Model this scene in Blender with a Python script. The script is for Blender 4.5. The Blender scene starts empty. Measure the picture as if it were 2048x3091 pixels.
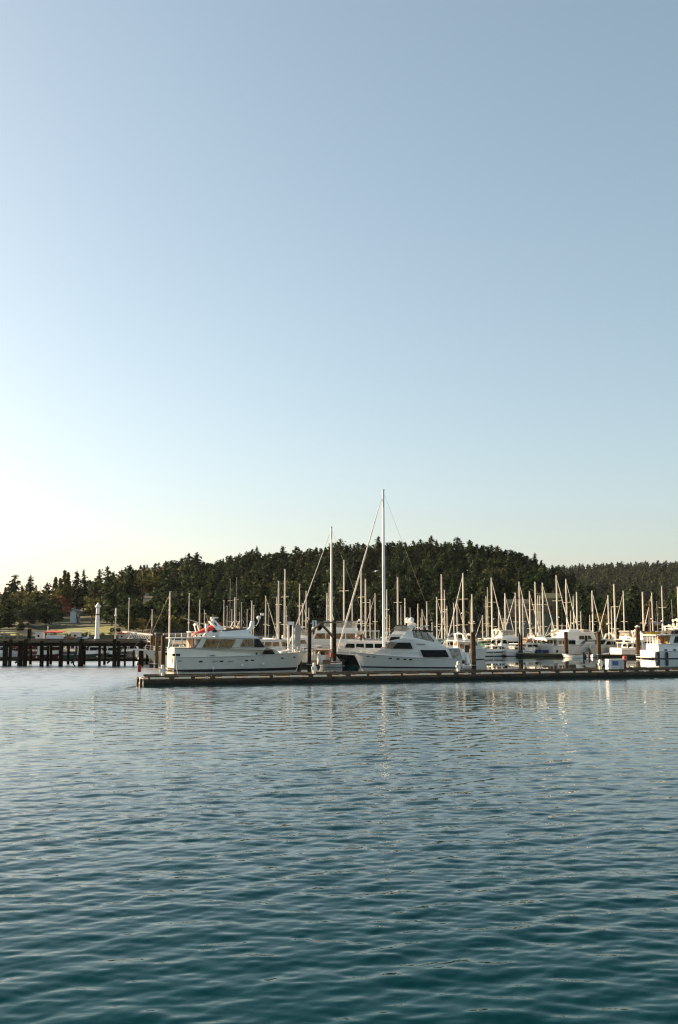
import bpy, bmesh, math, random
import numpy as np
from mathutils import Vector, Matrix

R = math.radians
SC = bpy.context.scene
COL = SC.collection
random.seed(7)
RNG = np.random.default_rng(11)

# ------------------------------------------------------------------ camera
CAM_H = 5.36            # eye height over the water
F_PX = 3005.0           # 35 mm lens, 36 mm tall frame of 3091 px
PITCH = math.atan((1889 - 1545.5) / F_PX)
cd = bpy.data.cameras.new("camera")
cd.sensor_fit = 'VERTICAL'; cd.sensor_height = 36.0; cd.sensor_width = 36.0
cd.lens = 35.0; cd.clip_start = 0.5; cd.clip_end = 60000
cam = bpy.data.objects.new("camera", cd); COL.objects.link(cam)
cam.location = (0, 0, CAM_H); cam.rotation_euler = (R(90) + PITCH, 0, 0)
SC.camera = cam

# ------------------------------------------------------------------ sky, sun, exposure
SUN_EL, SUN_AZ = R(16.0), R(-63.0)      # azimuth from +Y, minus = to the left
w = bpy.data.worlds.new("World"); SC.world = w; w.use_nodes = True
nt = w.node_tree; nt.nodes.clear()
sky = nt.nodes.new('ShaderNodeTexSky'); sky.sky_type = 'NISHITA'; sky.sun_disc = False
sky.sun_elevation = SUN_EL; sky.sun_rotation = SUN_AZ
sky.air_density = 1.0; sky.dust_density = 1.5; sky.ozone_density = 1.5; sky.altitude = 0
hs = nt.nodes.new('ShaderNodeHueSaturation'); hs.inputs['Saturation'].default_value = 0.86; hs.inputs['Hue'].default_value = 0.483
ga = nt.nodes.new('ShaderNodeGamma'); ga.inputs['Gamma'].default_value = 0.78      # the film's soft shoulder
bg = nt.nodes.new('ShaderNodeBackground'); bg.inputs['Strength'].default_value = 0.083
wo = nt.nodes.new('ShaderNodeOutputWorld')
nt.links.new(sky.outputs[0], ga.inputs['Color']); nt.links.new(ga.outputs[0], hs.inputs['Color']); nt.links.new(hs.outputs[0], bg.inputs['Color']); nt.links.new(bg.outputs[0], wo.inputs[0])
sd = bpy.data.lights.new("sun", 'SUN'); sd.energy = 5.0; sd.angle = R(0.5); sd.color = (1.0, 0.74, 0.46)
sun = bpy.data.objects.new("sun", sd); COL.objects.link(sun)
sdir = Vector((math.sin(SUN_AZ) * math.cos(SUN_EL), math.cos(SUN_AZ) * math.cos(SUN_EL), math.sin(SUN_EL)))
sun.rotation_euler = sdir.to_track_quat('Z', 'Y').to_euler(); sun.location = (-60, 20, 60)
vs = SC.view_settings
SC.display_settings.display_device = 'sRGB'
vs.view_transform = 'Standard'; vs.look = 'None'; vs.exposure = 1.70; vs.gamma = 1.0; vs.use_curve_mapping = False
SC.cycles.max_bounces = 6; SC.cycles.diffuse_bounces = 2; SC.cycles.glossy_bounces = 3; SC.cycles.transmission_bounces = 3
SC.cycles.transparent_max_bounces = 6
SC.cycles.filter_width = 1.25
SC.cycles.caustics_reflective = False; SC.cycles.caustics_refractive = False

# ------------------------------------------------------------------ where a thing of the picture stands in the world
def W(u, v, d):
    """world point at forward distance d"""
    a, b = u - 1024.0, -(v - 1545.5)
    fy = F_PX * math.cos(PITCH) - b * math.sin(PITCH); fz = F_PX * math.sin(PITCH) + b * math.cos(PITCH)
    return Vector((a / fy * d, d, CAM_H + fz / fy * d))
def G(u, v, z=0.0):
    """point of the level z"""
    p = W(u, v, 1.0); k = (z - CAM_H) / (p.z - CAM_H)
    return Vector((p.x * k, k, z))
def PX(p):
    """source pixel of a world point"""
    y, z = p[1], p[2] - CAM_H
    f = y * math.cos(PITCH) + z * math.sin(PITCH); b = -y * math.sin(PITCH) + z * math.cos(PITCH)
    return 1024 + p[0] / f * F_PX, 1545.5 - b / f * F_PX

# ------------------------------------------------------------------ materials
MATS = {}
def mat(name, col, rough=0.6, var=0.12, scale=3.0, metal=0.0, bump=0.0, bscale=20.0, spec=0.5, objvar=0.0, col2=None, stretch=(1, 1, 1), coat=0.0):
    if name in MATS: return MATS[name]
    m = bpy.data.materials.new(name); m.use_nodes = True; n = m.node_tree; b = n.nodes['Principled BSDF']
    b.inputs['Roughness'].default_value = rough; b.inputs['Metallic'].default_value = metal
    b.inputs['Specular IOR Level'].default_value = spec; b.inputs['Coat Weight'].default_value = coat
    tc = n.nodes.new('ShaderNodeTexCoord'); mp = n.nodes.new('ShaderNodeMapping'); mp.inputs['Scale'].default_value = stretch
    n.links.new(tc.outputs['Object'], mp.inputs[0])
    nz = n.nodes.new('ShaderNodeTexNoise'); nz.inputs['Scale'].default_value = scale; nz.inputs['Detail'].default_value = 5
    n.links.new(mp.outputs[0], nz.inputs['Vector'])
    rp = n.nodes.new('ShaderNodeValToRGB'); rp.color_ramp.elements[0].position = 0.3; rp.color_ramp.elements[1].position = 0.7
    lo = [c * (1 - var) for c in col]; hi = [min(1, c * (1 + var)) for c in (col2 or col)]
    rp.color_ramp.elements[0].color = (*lo, 1); rp.color_ramp.elements[1].color = (*hi, 1)
    n.links.new(nz.outputs['Fac'], rp.inputs['Fac'])
    out = rp.outputs['Color']
    if objvar:
        oi = n.nodes.new('ShaderNodeObjectInfo'); mr = n.nodes.new('ShaderNodeMapRange')
        mr.inputs['To Min'].default_value = 1 - objvar; mr.inputs['To Max'].default_value = 1 + objvar
        n.links.new(oi.outputs['Random'], mr.inputs['Value'])
        h = n.nodes.new('ShaderNodeHueSaturation'); n.links.new(out, h.inputs['Color']); n.links.new(mr.outputs[0], h.inputs['Value'])
        mr2 = n.nodes.new('ShaderNodeMapRange'); mr2.inputs['To Min'].default_value = 0.47; mr2.inputs['To Max'].default_value = 0.525
        ml = n.nodes.new('ShaderNodeMath'); ml.operation = 'MULTIPLY'; ml.inputs[1].default_value = 7.31
        fr = n.nodes.new('ShaderNodeMath'); fr.operation = 'FRACT'
        n.links.new(oi.outputs['Random'], ml.inputs[0]); n.links.new(ml.outputs[0], fr.inputs[0]); n.links.new(fr.outputs[0], mr2.inputs['Value'])
        n.links.new(mr2.outputs[0], h.inputs['Hue']); out = h.outputs['Color']
    n.links.new(out, b.inputs['Base Color'])
    if bump:
        bz = n.nodes.new('ShaderNodeTexNoise'); bz.inputs['Scale'].default_value = bscale; bz.inputs['Detail'].default_value = 4
        n.links.new(mp.outputs[0], bz.inputs['Vector'])
        bp = n.nodes.new('ShaderNodeBump'); bp.inputs['Strength'].default_value = bump; bp.inputs['Distance'].default_value = 0.05
        n.links.new(bz.outputs['Fac'], bp.inputs['Height']); n.links.new(bp.outputs[0], b.inputs['Normal'])
    MATS[name] = m
    return m
def leafmat(name, col, col2, var=0.25, objvar=0.3, scale=0.35, trans=0.25):
    """foliage: diffuse with light through the leaves, clumps of two tones"""
    m = mat(name, col, rough=0.75, var=var, scale=scale, spec=0.15, objvar=objvar, col2=col2)
    n = m.node_tree; b = n.nodes['Principled BSDF']; o = n.nodes['Material Output']
    t = n.nodes.new('ShaderNodeBsdfTranslucent'); mx = n.nodes.new('ShaderNodeMixShader'); mx.inputs[0].default_value = trans
    src = b.inputs['Base Color'].links[0].from_socket
    n.links.new(src, t.inputs['Color']); n.links.new(b.outputs[0], mx.inputs[1]); n.links.new(t.outputs[0], mx.inputs[2]); n.links.new(mx.outputs[0], o.inputs['Surface'])
    return m

# ------------------------------------------------------------------ mesh collector
class MB:
    def __init__(s): s.v = []; s.f = []; s.m = []
    def add(s, vs, fs, mi=0):
        o = len(s.v); s.v += [tuple(p) for p in vs]
        for f in fs: s.f.append([i + o for i in f]); s.m.append(mi)
        return s
    def box(s, c, d, mi=0, rz=0.0, taper=1.0):
        x, y, z = d[0] / 2, d[1] / 2, d[2] / 2; ca, sa = math.cos(rz), math.sin(rz); vs = []
        for k, t in ((-1, 1.0), (1, taper)):
            for a, b in ((-1, -1), (1, -1), (1, 1), (-1, 1)):
                px, py = a * x * t, b * y * t
                vs.append((c[0] + px * ca - py * sa, c[1] + px * sa + py * ca, c[2] + k * z))
        return s.add(vs, [(3, 2, 1, 0), (4, 5, 6, 7), (0, 1, 5, 4), (1, 2, 6, 5), (2, 3, 7, 6), (3, 0, 4, 7)], mi)
    def tube(s, pts, rad, n=8, mi=0, cap=True):
        pts = [Vector(p) for p in pts]
        rs = list(rad) if hasattr(rad, '__len__') else [rad] * len(pts)
        rings = []; up = None
        for i, p in enumerate(pts):
            t = (pts[min(i + 1, len(pts) - 1)] - pts[max(i - 1, 0)]).normalized()
            if up is None:
                up = Vector((0, 0, 1)) if abs(t.z) < 0.9 else Vector((1, 0, 0))
            a = t.cross(up)
            if a.length < 1e-6: a = t.cross(Vector((0, 1, 0)))
            a.normalize(); b = a.cross(t)
            rings.append([p + (a * math.cos(2 * math.pi * k / n) + b * math.sin(2 * math.pi * k / n)) * rs[i] for k in range(n)])
        vs = [q for r in rings for q in r]; fs = []
        for i in range(len(pts) - 1):
            for k in range(n):
                fs.append((i * n + k, i * n + (k + 1) % n, (i + 1) * n + (k + 1) % n, (i + 1) * n + k))
        if cap:
            fs.append(tuple(range(n - 1, -1, -1))); fs.append(tuple((len(pts) - 1) * n + k for k in range(n)))
        return s.add(vs, fs, mi)
    def bar(s, a, b, w, h, mi=0):
        """square bar from a to b"""
        a, b = Vector(a), Vector(b); t = (b - a).normalized()
        up = Vector((0, 0, 1)) if abs(t.z) < 0.95 else Vector((0, 1, 0))
        x = t.cross(up).normalized() * w / 2; y = x.normalized().cross(t) * h / 2
        vs = [a - x - y, a + x - y, a + x + y, a - x + y, b - x - y, b + x - y, b + x + y, b - x + y]
        return s.add(vs, [(3, 2, 1, 0), (4, 5, 6, 7), (0, 1, 5, 4), (1, 2, 6, 5), (2, 3, 7, 6), (3, 0, 4, 7)], mi)
    def lathe(s, prof, n=12, c=(0, 0, 0), mi=0):
        vs = []; fs = []
        for r, z in prof:
            for k in range(n):
                a = 2 * math.pi * k / n; vs.append((c[0] + r * math.cos(a), c[1] + r * math.sin(a), c[2] + z))
        for i in range(len(prof) - 1):
            for k in range(n): fs.append((i * n + k, i * n + (k + 1) % n, (i + 1) * n + (k + 1) % n, (i + 1) * n + k))
        fs.append(tuple(range(n - 1, -1, -1))); fs.append(tuple((len(prof) - 1) * n + k for k in range(n)))
        return s.add(vs, fs, mi)
    def ball(s, c, r, n=10, mi=0):
        r = r if hasattr(r, '__len__') else (r, r, r); m = max(4, n // 2 + 1); vs = []; fs = []
        for i in range(m + 1):
            ph = math.pi * i / m
            for k in range(n):
                a = 2 * math.pi * k / n
                vs.append((c[0] + r[0] * max(math.sin(ph), 1e-3) * math.cos(a), c[1] + r[1] * max(math.sin(ph), 1e-3) * math.sin(a), c[2] - r[2] * math.cos(ph)))
        for i in range(m):
            for k in range(n): fs.append((i * n + k, i * n + (k + 1) % n, (i + 1) * n + (k + 1) % n, (i + 1) * n + k))
        return s.add(vs, fs, mi)
    def extr(s, poly, hw, mi=0):
        """side profile [(x, z)] across the width; hw = half width or hw(x, z)"""
        f = hw if callable(hw) else (lambda x, z: hw); n = len(poly)
        vs = [(x, -f(x, z), z) for x, z in poly] + [(x, f(x, z), z) for x, z in poly]
        fs = [tuple(range(n)), tuple(range(2 * n - 1, n - 1, -1))]
        for i in range(n): j = (i + 1) % n; fs.append((i, i + n, j + n, j))
        return s.add(vs, fs, mi)
    def side(s, poly, hw, sd, t0=-0.02, t1=0.012, mi=0):
        """a panel on one side (sd = -1 or 1) of a body whose half width is hw"""
        f = hw if callable(hw) else (lambda x, z: hw); n = len(poly)
        vs = [(x, sd * (f(x, z) + t0), z) for x, z in poly] + [(x, sd * (f(x, z) + t1), z) for x, z in poly]
        fs = [tuple(range(n)), tuple(range(2 * n - 1, n - 1, -1))]
        for i in range(n): j = (i + 1) % n; fs.append((i, i + n, j + n, j))
        return s.add(vs, fs, mi)
    def build(s, name, mats, parent=None, smooth=False, loc=None):
        me = bpy.data.meshes.new(name); me.from_pydata(s.v, [], s.f)
        mats = mats if isinstance(mats, (list, tuple)) else [mats]
        for m in mats: me.materials.append(m)
        if len(mats) > 1: me.polygons.foreach_set('material_index', s.m)
        bm = bmesh.new(); bm.from_mesh(me); bmesh.ops.recalc_face_normals(bm, faces=bm.faces); bm.to_mesh(me); bm.free()
        if smooth: me.polygons.foreach_set('use_smooth', [True] * len(me.polygons))
        me.update()
        o = bpy.data.objects.new(name, me); COL.objects.link(o)
        if parent is not None: o.parent = parent
        if loc is not None: o.location = loc
        return o
def tag(o, label=None, cat=None, group=None, kind=None):
    if label: o['label'] = label
    if cat: o['category'] = cat
    if group: o['group'] = group
    if kind: o['kind'] = kind
    return o
def thing(name, label, cat, loc=(0, 0, 0), rz=0.0, group=None):
    o = bpy.data.objects.new(name, None); COL.objects.link(o); o.location = loc; o.rotation_euler = (0, 0, rz)
    o.empty_display_size = 0.3
    return tag(o, label, cat, group)
def inset(poly, d):
    """grow (d > 0) a convex polygon about its centre by about d"""
    cx = sum(p[0] for p in poly) / len(poly); cz = sum(p[1] for p in poly) / len(poly); out = []
    for x, z in poly:
        l = math.hypot(x - cx, z - cz) or 1; out.append((x + (x - cx) / l * d, z + (z - cz) / l * d))
    return out
# ------------------------------------------------------------------ water
def dock_y(x):                # forward distance of the breakwater dock's front edge at x
    return 90.6 + (x + 18.3) * 0.306
def make_water():
    rows = [-40.0, 2.0, 8.0]; y = 9.5
    while y < 420:
        rows.append(y)
        y += min(max(0.045, y * y / 5300 * 0.6), 0.26) if y < 125 else min(0.4 + (y - 125) * 0.03, 4.0)
    rows += [520, 700, 1100, 2000, 4000, 9000, 22000, 50000]
    rows = np.array(rows)
    s = np.concatenate([[-60, -12, -4, -2, -1.3], np.linspace(-1.08, 1.08, 760), [1.3, 2, 4, 12, 60]])
    Y = np.repeat(rows[:, None], len(s), 1); half = np.where(Y < 400, np.maximum(Y, 8) * 0.36 + 2.5, Y * 0.36)
    X = s[None, :] * half
    rng = np.random.default_rng(5)
    Z = np.zeros_like(X)
    env = 0.82 + 0.38 * np.sin(X * 0.05 + 1.1 + 0.4 * np.sin(Y * 0.07)) * np.sin(Y * 0.045 + 0.5 * np.sin(X * 0.06)) + 0.2 * np.sin(X * 0.21 + 2 + np.sin(Y * .13)) * np.sin(Y * 0.17 + 1)
    for k in range(96):
        lam = 0.24 * (2.1 / 0.24) ** (rng.random() ** 1.1)
        th = R(90) + R(10) + rng.normal() * R(26)
        kk = 2 * math.pi / lam; slope = 0.0100 * (1.0 if lam < 1.4 else 0.62)
        ph = rng.random() * 6.283
        fade = np.clip(1.6 - 0.75 * (Y * Y / 5300 * 0.75).clip(0.045, 0.30) * 1.7 / lam, 0, 1)
        arg = kk * (X * math.cos(th) + Y * math.sin(th)) + ph + 0.9 * np.sin(0.11 * X + 0.07 * Y + ph)
        q = np.sin(arg); Z += slope / kk * (q + 0.22 * np.cos(2 * arg)) * fade
    shelter = 1 / (1 + np.exp((Y - dock_y(X) + 5.0) / 2.2))              # calm behind the floating dock
    left = 1 / (1 + np.exp(((dock_y(X) - 14) - Y) / 4.0)) * 0.75          # and in the lee just before it
    west = 1 / (1 + np.exp((X + 19.5) / 1.0)) * (1 / (1 + np.exp((Y - 175) / 8)))     # open water before the pier
    calm = np.maximum(np.maximum(shelter, 0.03), west * 3.8) * (1 - left * 0.25)
    band = 1 / (1 + np.exp(-(Y - (dock_y(X) - 19 + 3.5 * np.sin(X * 0.11 + 1) + 2.0 * np.sin(X * 0.31))) / 5.0)) * shelter      # breeze-ruffled strip along the dock
    calm = np.maximum(calm, band * 2.2); west = np.maximum(west, band * 0.6)
    far_chop = 1.0 + 0.15 * np.clip((Y - 24) / 30, 0, 1)
    edge = np.clip((1.2 - np.abs(s[None, :])) * 10, 0, 1) * np.clip((Y - 8.5), 0, 1)
    Z *= np.minimum(calm, 1.1) * env * edge * far_chop
    n0, n1 = X.shape; me = bpy.data.meshes.new('water')
    co = np.stack([X, Y, Z], -1).reshape(-1, 3).astype(np.float32)
    idx = np.arange(n0 * n1).reshape(n0, n1)
    q = np.stack([idx[:-1, :-1], idx[:-1, 1:], idx[1:, 1:], idx[1:, :-1]], -1).reshape(-1, 4).astype(np.int32)
    me.vertices.add(len(co)); me.vertices.foreach_set('co', co.ravel())
    me.loops.add(q.size); me.loops.foreach_set('vertex_index', q.ravel())
    me.polygons.add(len(q)); me.polygons.foreach_set('loop_start', np.arange(0, q.size, 4, dtype=np.int32)); me.polygons.foreach_set('loop_total', np.full(len(q), 4, np.int32))
    me.polygons.foreach_set('use_smooth', np.ones(len(q), bool))
    at = me.attributes.new('chop', 'FLOAT', 'POINT'); at.data.foreach_set('value', (np.clip(calm, 0.045, 1) * np.ones_like(X)).astype(np.float32).ravel())
    # ripples too small for the mesh: a wind-ruffled sheen on the open reaches
    ruf = np.clip((Y - 50) / 40, 0, 1) * np.clip(calm, 0, 1) * (0.025 + 0.30 * np.clip(west, 0, 1))
    at = me.attributes.new('ruffle', 'FLOAT', 'POINT'); at.data.foreach_set('value', (0.022 + ruf * np.ones_like(X)).astype(np.float32).ravel())
    me.update()
    m = bpy.data.materials.new('sea_water'); m.use_nodes = True; n = m.node_tree; n.nodes.remove(n.nodes['Principled BSDF'])
    N = n.nodes.new; lk = n.links.new
    tc = N('ShaderNodeTexCoord'); mp = N('ShaderNodeMapping'); mp.inputs['Scale'].default_value = (1.6, 3.4, 1); mp.inputs['Rotation'].default_value = (0, 0, R(-12))
    lk(tc.outputs['Object'], mp.inputs[0])
    nz = N('ShaderNodeTexNoise'); nz.inputs['Scale'].default_value = 1.0; nz.inputs['Detail'].default_value = 3; nz.inputs['Roughness'].default_value = 0.5
    lk(mp.outputs[0], nz.inputs['Vector'])
    a = N('ShaderNodeAttribute'); a.attribute_name = 'chop'; a2 = N('ShaderNodeAttribute'); a2.attribute_name = 'ruffle'
    mu = N('ShaderNodeMath'); mu.operation = 'MULTIPLY'; lk(nz.outputs['Fac'], mu.inputs[0]); lk(a.outputs['Fac'], mu.inputs[1])
    bp = N('ShaderNodeBump'); bp.inputs['Strength'].default_value = 1.0; bp.inputs['Distance'].default_value = 0.007; lk(mu.outputs[0], bp.inputs['Height'])
    # body colour under a mirror whose share follows the water's Fresnel curve; steep looks take the water's own green
    fr = N('ShaderNodeFresnel'); fr.inputs['IOR'].default_value = 1.333; lk(bp.outputs[0], fr.inputs['Normal'])
    pw = N('ShaderNodeMath'); pw.operation = 'POWER'; pw.inputs[1].default_value = 0.98; lk(fr.outputs[0], pw.inputs[0])
    rp = N('ShaderNodeValToRGB'); rp.color_ramp.elements[0].color = (.11, .38, .42, 1); rp.color_ramp.elements[1].color = (1, 1, .99, 1); rp.color_ramp.elements[0].position = .06; rp.color_ramp.elements[1].position = .30
    lk(fr.outputs[0], rp.inputs['Fac'])
    df = N('ShaderNodeBsdfDiffuse'); df.inputs['Color'].default_value = (0.002, 0.023, 0.027, 1)
    gl = N('ShaderNodeBsdfGlossy'); lk(rp.outputs['Color'], gl.inputs['Color']); lk(a2.outputs['Fac'], gl.inputs['Roughness']); lk(bp.outputs[0], gl.inputs['Normal'])
    mx = N('ShaderNodeMixShader'); lk(pw.outputs[0], mx.inputs[0]); lk(df.outputs[0], mx.inputs[1]); lk(gl.outputs[0], mx.inputs[2]); lk(mx.outputs[0], n.nodes['Material Output'].inputs['Surface'])
    me.materials.append(m)
    o = bpy.data.objects.new('water', me); COL.objects.link(o); tag(o, 'blue green harbour water with small wind ripples', None, None, 'structure')
make_water()

# ------------------------------------------------------------------ wooded hills
SHORE, RIDGE = 286.0, 520.0
SILU = [-900, -200, 0, 45, 90, 125, 180, 250, 310, 380, 430, 500, 560, 600, 640, 680, 745, 840, 940, 1020, 1120, 1175, 1250, 1330, 1440, 1500, 1560, 1600, 1650, 1700, 1760, 1850, 2048, 2400, 3000]
SILV = [1765, 1765, 1768, 1752, 1750, 1770, 1748, 1738, 1725, 1712, 1700, 1692, 1672, 1684, 1698, 1678, 1662, 1658, 1652, 1640, 1634, 1632, 1626, 1628, 1634, 1644, 1664, 1672, 1694, 1716, 1768, 1800, 1828, 1850, 1855]
def tree_h(u): return float(np.interp(u, [0, 300, 700, 1800], [12.5, 14, 16.5, 15]))
def ridge_z(u): return CAM_H + (1889 - float(np.interp(u, SILU, SILV))) / F_PX * RIDGE - tree_h(u)
def terrain_z(x, y):
    if y < SHORE - 3: return -1.5
    u = 1024 + x / y * F_PX; zr = ridge_z(u)
    if y < SHORE: return -1.5 + (y - SHORE + 3) / 3 * 4.0
    t = (y - SHORE) / (RIDGE - SHORE)
    if t <= 1: return 2.5 + (zr - 2.5) * (0.55 * t + 0.45 * t * t * (3 - 2 * t)) + 0.4 * math.sin(x * 0.11) * math.sin(y * 0.13)
    return zr * (1 - min(1, (t - 1) * 0.9) * 0.75)
def terrain_at(u, v):
    """the spot of the hillside seen at pixel u, v"""
    y = SHORE
    while y < 700:
        x = (u - 1024) / F_PX * y
        if PX((x, y, terrain_z(x, y)))[1] <= v: return Vector((x, y, terrain_z(x, y)))
        y += 1.0
    return Vector((x, y, terrain_z(x, y)))
EARTH = mat('forest_floor', (0.030, 0.033, 0.014), 0.9, 0.35, 0.08, bump=0.6, bscale=1.5, col2=(0.05, 0.06, 0.02))
def make_hill(name, us, ys, zf, label, m):
    mb = MB(); n = len(us)
    for y in ys:
        for u in us: x = (u - 1024) / F_PX * y; mb.v.append((x, y, zf(x, y)))
    for j in range(len(ys) - 1):
        for i in range(n - 1): mb.f.append((j * n + i, j * n + i + 1, (j + 1) * n + i + 1, (j + 1) * n + i)); mb.m.append(0)
    return tag(mb.build(name, m, smooth=True), label, None, None, 'structure')
make_hill('hill', list(range(-1500, 3601, 30)), [SHORE - 3, SHORE, SHORE + 3] + list(range(292, 640, 6)) + [700, 800, 900], terrain_z, 'low wooded hill behind the marina', EARTH)
FAR_Y = 1500.0
def far_z(x, y):
    u = 1024 + x / y * F_PX; v = float(np.interp(u, [900, 1300, 1690, 1760, 1900, 2048, 2500, 3200], [1880, 1790, 1716, 1713, 1706, 1703, 1700, 1720]))
    top = CAM_H + (1889 - v) / F_PX * FAR_Y - 17
    t = (y - 920) / (FAR_Y - 920)
    return -2 + (top + 2) * max(0.0, min(1.0, t)) ** 0.8 if t <= 1 else top * (1 - 0.5 * (t - 1))
make_hill('distant_hill', list(range(700, 3600, 60)), [905] + list(range(940, 1501, 40)) + [1700, 1900], far_z, 'far forested hill at the right', EARTH)
# lawn on the left bank, laid just above the slope
LAWN = mat('lawn_grass', (0.10, 0.135, 0.025), 0.85, 0.45, 0.25, col2=(0.19, 0.195, 0.04), bump=0.5, bscale=3)
def lawn_sheet(u0, u1, y0, y1, label):
    mb = MB(); us = np.linspace(u0, u1, 28); ys = np.linspace(y0, y1, 8); n = len(us)
    for j, y in enumerate(ys):
        for i, u in enumerate(us):
            yy = y + 2.0 * math.sin(u * 0.09 + j) * (1 if 0 < j < 7 else 1.5); x = (u - 1024) / F_PX * yy
            mb.v.append((x, yy, terrain_z(x, yy) + 0.10))
    for j in range(7):
        for i in range(n - 1): mb.f.append((j * n + i, j * n + i + 1, (j + 1) * n + i + 1, (j + 1) * n + i)); mb.m.append(0)
    return tag(mb.build('lawn', LAWN, smooth=True), label, None, None, 'structure')
lawn_sheet(160, 350, 290, 330, 'sunlit grass bank above the pier')
lawn_sheet(-60, 100, 290, 302, 'dry grass strip at the left shore')

# ------------------------------------------------------------------ houses among the trees
HOUSES = []
def house(u, v, du, hz, yaw, wallc, roofc, label, chimney=True):
    p = terrain_at(u, v); s = p.y / F_PX; wd = du * s; dp = wd * 0.62
    HOUSES.append((u, v, du, p.y))
    t = thing('house', label, 'house', p, yaw, None)
    wm = mat('house_wall_' + label[:6], wallc, 0.8, 0.08, 2); rm = mat('house_roof_' + label[:6], roofc, 0.85, 0.2, 3, bump=0.3)
    MB().box((0, 0, hz / 2 - 0.6), (wd, dp, hz + 1.2)).build('wall', wm, t)
    r = MB(); o = 0.5; rh = wd * 0.2; W2, D2 = wd / 2 + o, dp / 2 + o
    for sy in (-1, 1):
        a = [(-W2, sy * D2, hz - 0.15), (W2, sy * D2, hz - 0.15), (W2, 0, hz + rh), (-W2, 0, hz + rh)]
        r.add(a + [(x, y, z + 0.18) for x, y, z in a], [(0, 1, 2, 3), (4, 5, 6, 7), (0, 1, 5, 4), (1, 2, 6, 5), (2, 3, 7, 6), (3, 0, 4, 7)])
    ro = r.build('roof', rm, t)
    for sx in (-1, 1): MB().add([(sx * wd / 2, -dp / 2, hz - .1), (sx * wd / 2, dp / 2, hz - .1), (sx * wd / 2, 0, hz + rh * .95), (sx * (wd / 2 - .2), -dp / 2, hz - .1), (sx * (wd / 2 - .2), dp / 2, hz - .1), (sx * (wd / 2 - .2), 0, hz + rh * .95)], [(0, 1, 2), (3, 4, 5), (0, 1, 4, 3), (1, 2, 5, 4), (2, 0, 3, 5)]).build('gable', wm, t)
    if chimney: MB().box((wd * 0.22, 0.6, hz + rh + 0.2), (0.7, 0.7, 1.6)).build('chimney', mat('chimney_brick', (.25, .12, .09), .9), ro)
    for fx in (-0.32, 0.0, 0.32):
        if fx == 0.0: MB().box((0, -dp / 2 - 0.02, 1.05), (0.95, 0.08, 2.1)).build('door', mat('door_paint', (.12, .07, .05), .5), t)
        else:
            f = MB().box((fx * wd, -dp / 2 - 0.02, hz * 0.58), (wd * 0.18, 0.1, hz * 0.4)).build('window', mat('trim_white', (.7, .7, .68), .5), t)
            MB().box((fx * wd, -dp / 2 - 0.05, hz * 0.58), (wd * 0.15, 0.08, hz * 0.33)).build('pane', mat('dark_glass', (.015, .02, .025), .08, .1), f)
    return t
house(246, 1828, 34, 3.6, 0.15, (.22, .17, .13), (.30, .17, .12), 'small brown house with a tan roof among trees left of the white column')
house(428, 1800, 62, 4.2, -0.1, (.45, .36, .28), (.32, .19, .14), 'wide tan house with reddish roof high on the left hillside')
house(206, 1852, 26, 3.2, 0.5, (.6, .58, .55), (.35, .33, .31), 'small grey house behind the red leaved tree')
house(232, 1880, 28, 4.0, 1.35, (.75, .75, .74), (.2, .2, .2), 'white gabled house standing above the sunlit lawn')
house(1655, 1846, 70, 5.0, 0.12, (.34, .22, .10), (.45, .33, .13), 'wooden house with a golden lit roof behind the masts at right')
house(1560, 1862, 60, 4.5, -0.2, (.30, .20, .11), (.30, .22, .12), 'low brown wooden house behind the masts right of the brown piling')

# ------------------------------------------------------------------ trees
BARK = mat('bark', (.07, .05, .035), .9, .3, 4, bump=.4)
CONIF = leafmat('conifer_needles', (.013, .029, .011), (.039, .062, .022), objvar=.38)
BROAD = leafmat('broad_leaves', (.040, .050, .014), (.11, .10, .028), objvar=.35)
REDL = leafmat('red_leaves', (.10, .035, .022), (.17, .06, .035), objvar=.1)
POPL = leafmat('poplar_leaves', (.05, .06, .016), (.12, .12, .035), objvar=.2)
def quad(mb, c, s, rng, up=0.0, long=1.0):
    a = Vector(rng.normal(size=3)); a.z *= 1 - up; a.normalize()
    b = a.cross(Vector(rng.normal(size=3))).normalized()
    a = a * s * long; b = b * s * 0.75
    mb.add([c - a - b * .4, c + a * .2 - b, c + a + b * .3, c - a * .3 + b], [(0, 1, 2, 3)])
def conifer_mesh(seed, h, wd, ragged):
    rng = np.random.default_rng(seed); mb = MB(); z = h * rng.uniform(.10, .2); lv = 0
    lean = Vector((rng.normal() * .02, rng.normal() * .02, 0))
    while z < h * .985:
        t = (z / h); r = wd * (1 - t) ** [0.62, .48, .55, .42, .7, .5][seed % 6] * (0.72 + 0.5 * rng.random()) * (1 if t > .2 else .7)
        nb = int(5 + 5 * (1 - t))
        for k in range(nb):
            a = rng.random() * 6.283; rr = r * rng.uniform(.55, 1.2)
            if rng.random() < ragged: continue
            droop = rng.uniform(.05, .38); steps = 3 if rr > 1.2 else 2
            for q in range(steps):
                f = (q + .75) / steps
                c = Vector((math.cos(a) * rr * f, math.sin(a) * rr * f, z - droop * rr * f * (1.25 - .5 * f))) + lean * z
                s = 0.42 + .30 * rr * (1 - .3 * f) * .85
                d = Vector((math.cos(a), math.sin(a), -droop)); sd = Vector((-math.sin(a), math.cos(a), rng.normal() * .35))
                A = d * s * 1.05; B = sd * s * .62
                mb.add([c - A * .8, c + B - A * .1, c + A, c - B - A * .1], [(0, 1, 2, 3)])
                quad(mb, c + Vector((rng.normal(), rng.normal(), rng.normal())) * .25, s * .62, rng)
        z += h * rng.uniform(.022, .04)
    for k in range(6): quad(mb, Vector((rng.normal() * .12, rng.normal() * .12, h * (1.0 - .022 * k))) + lean * h, .34 + .07 * k, rng, long=1.1)
    return mb
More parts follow.
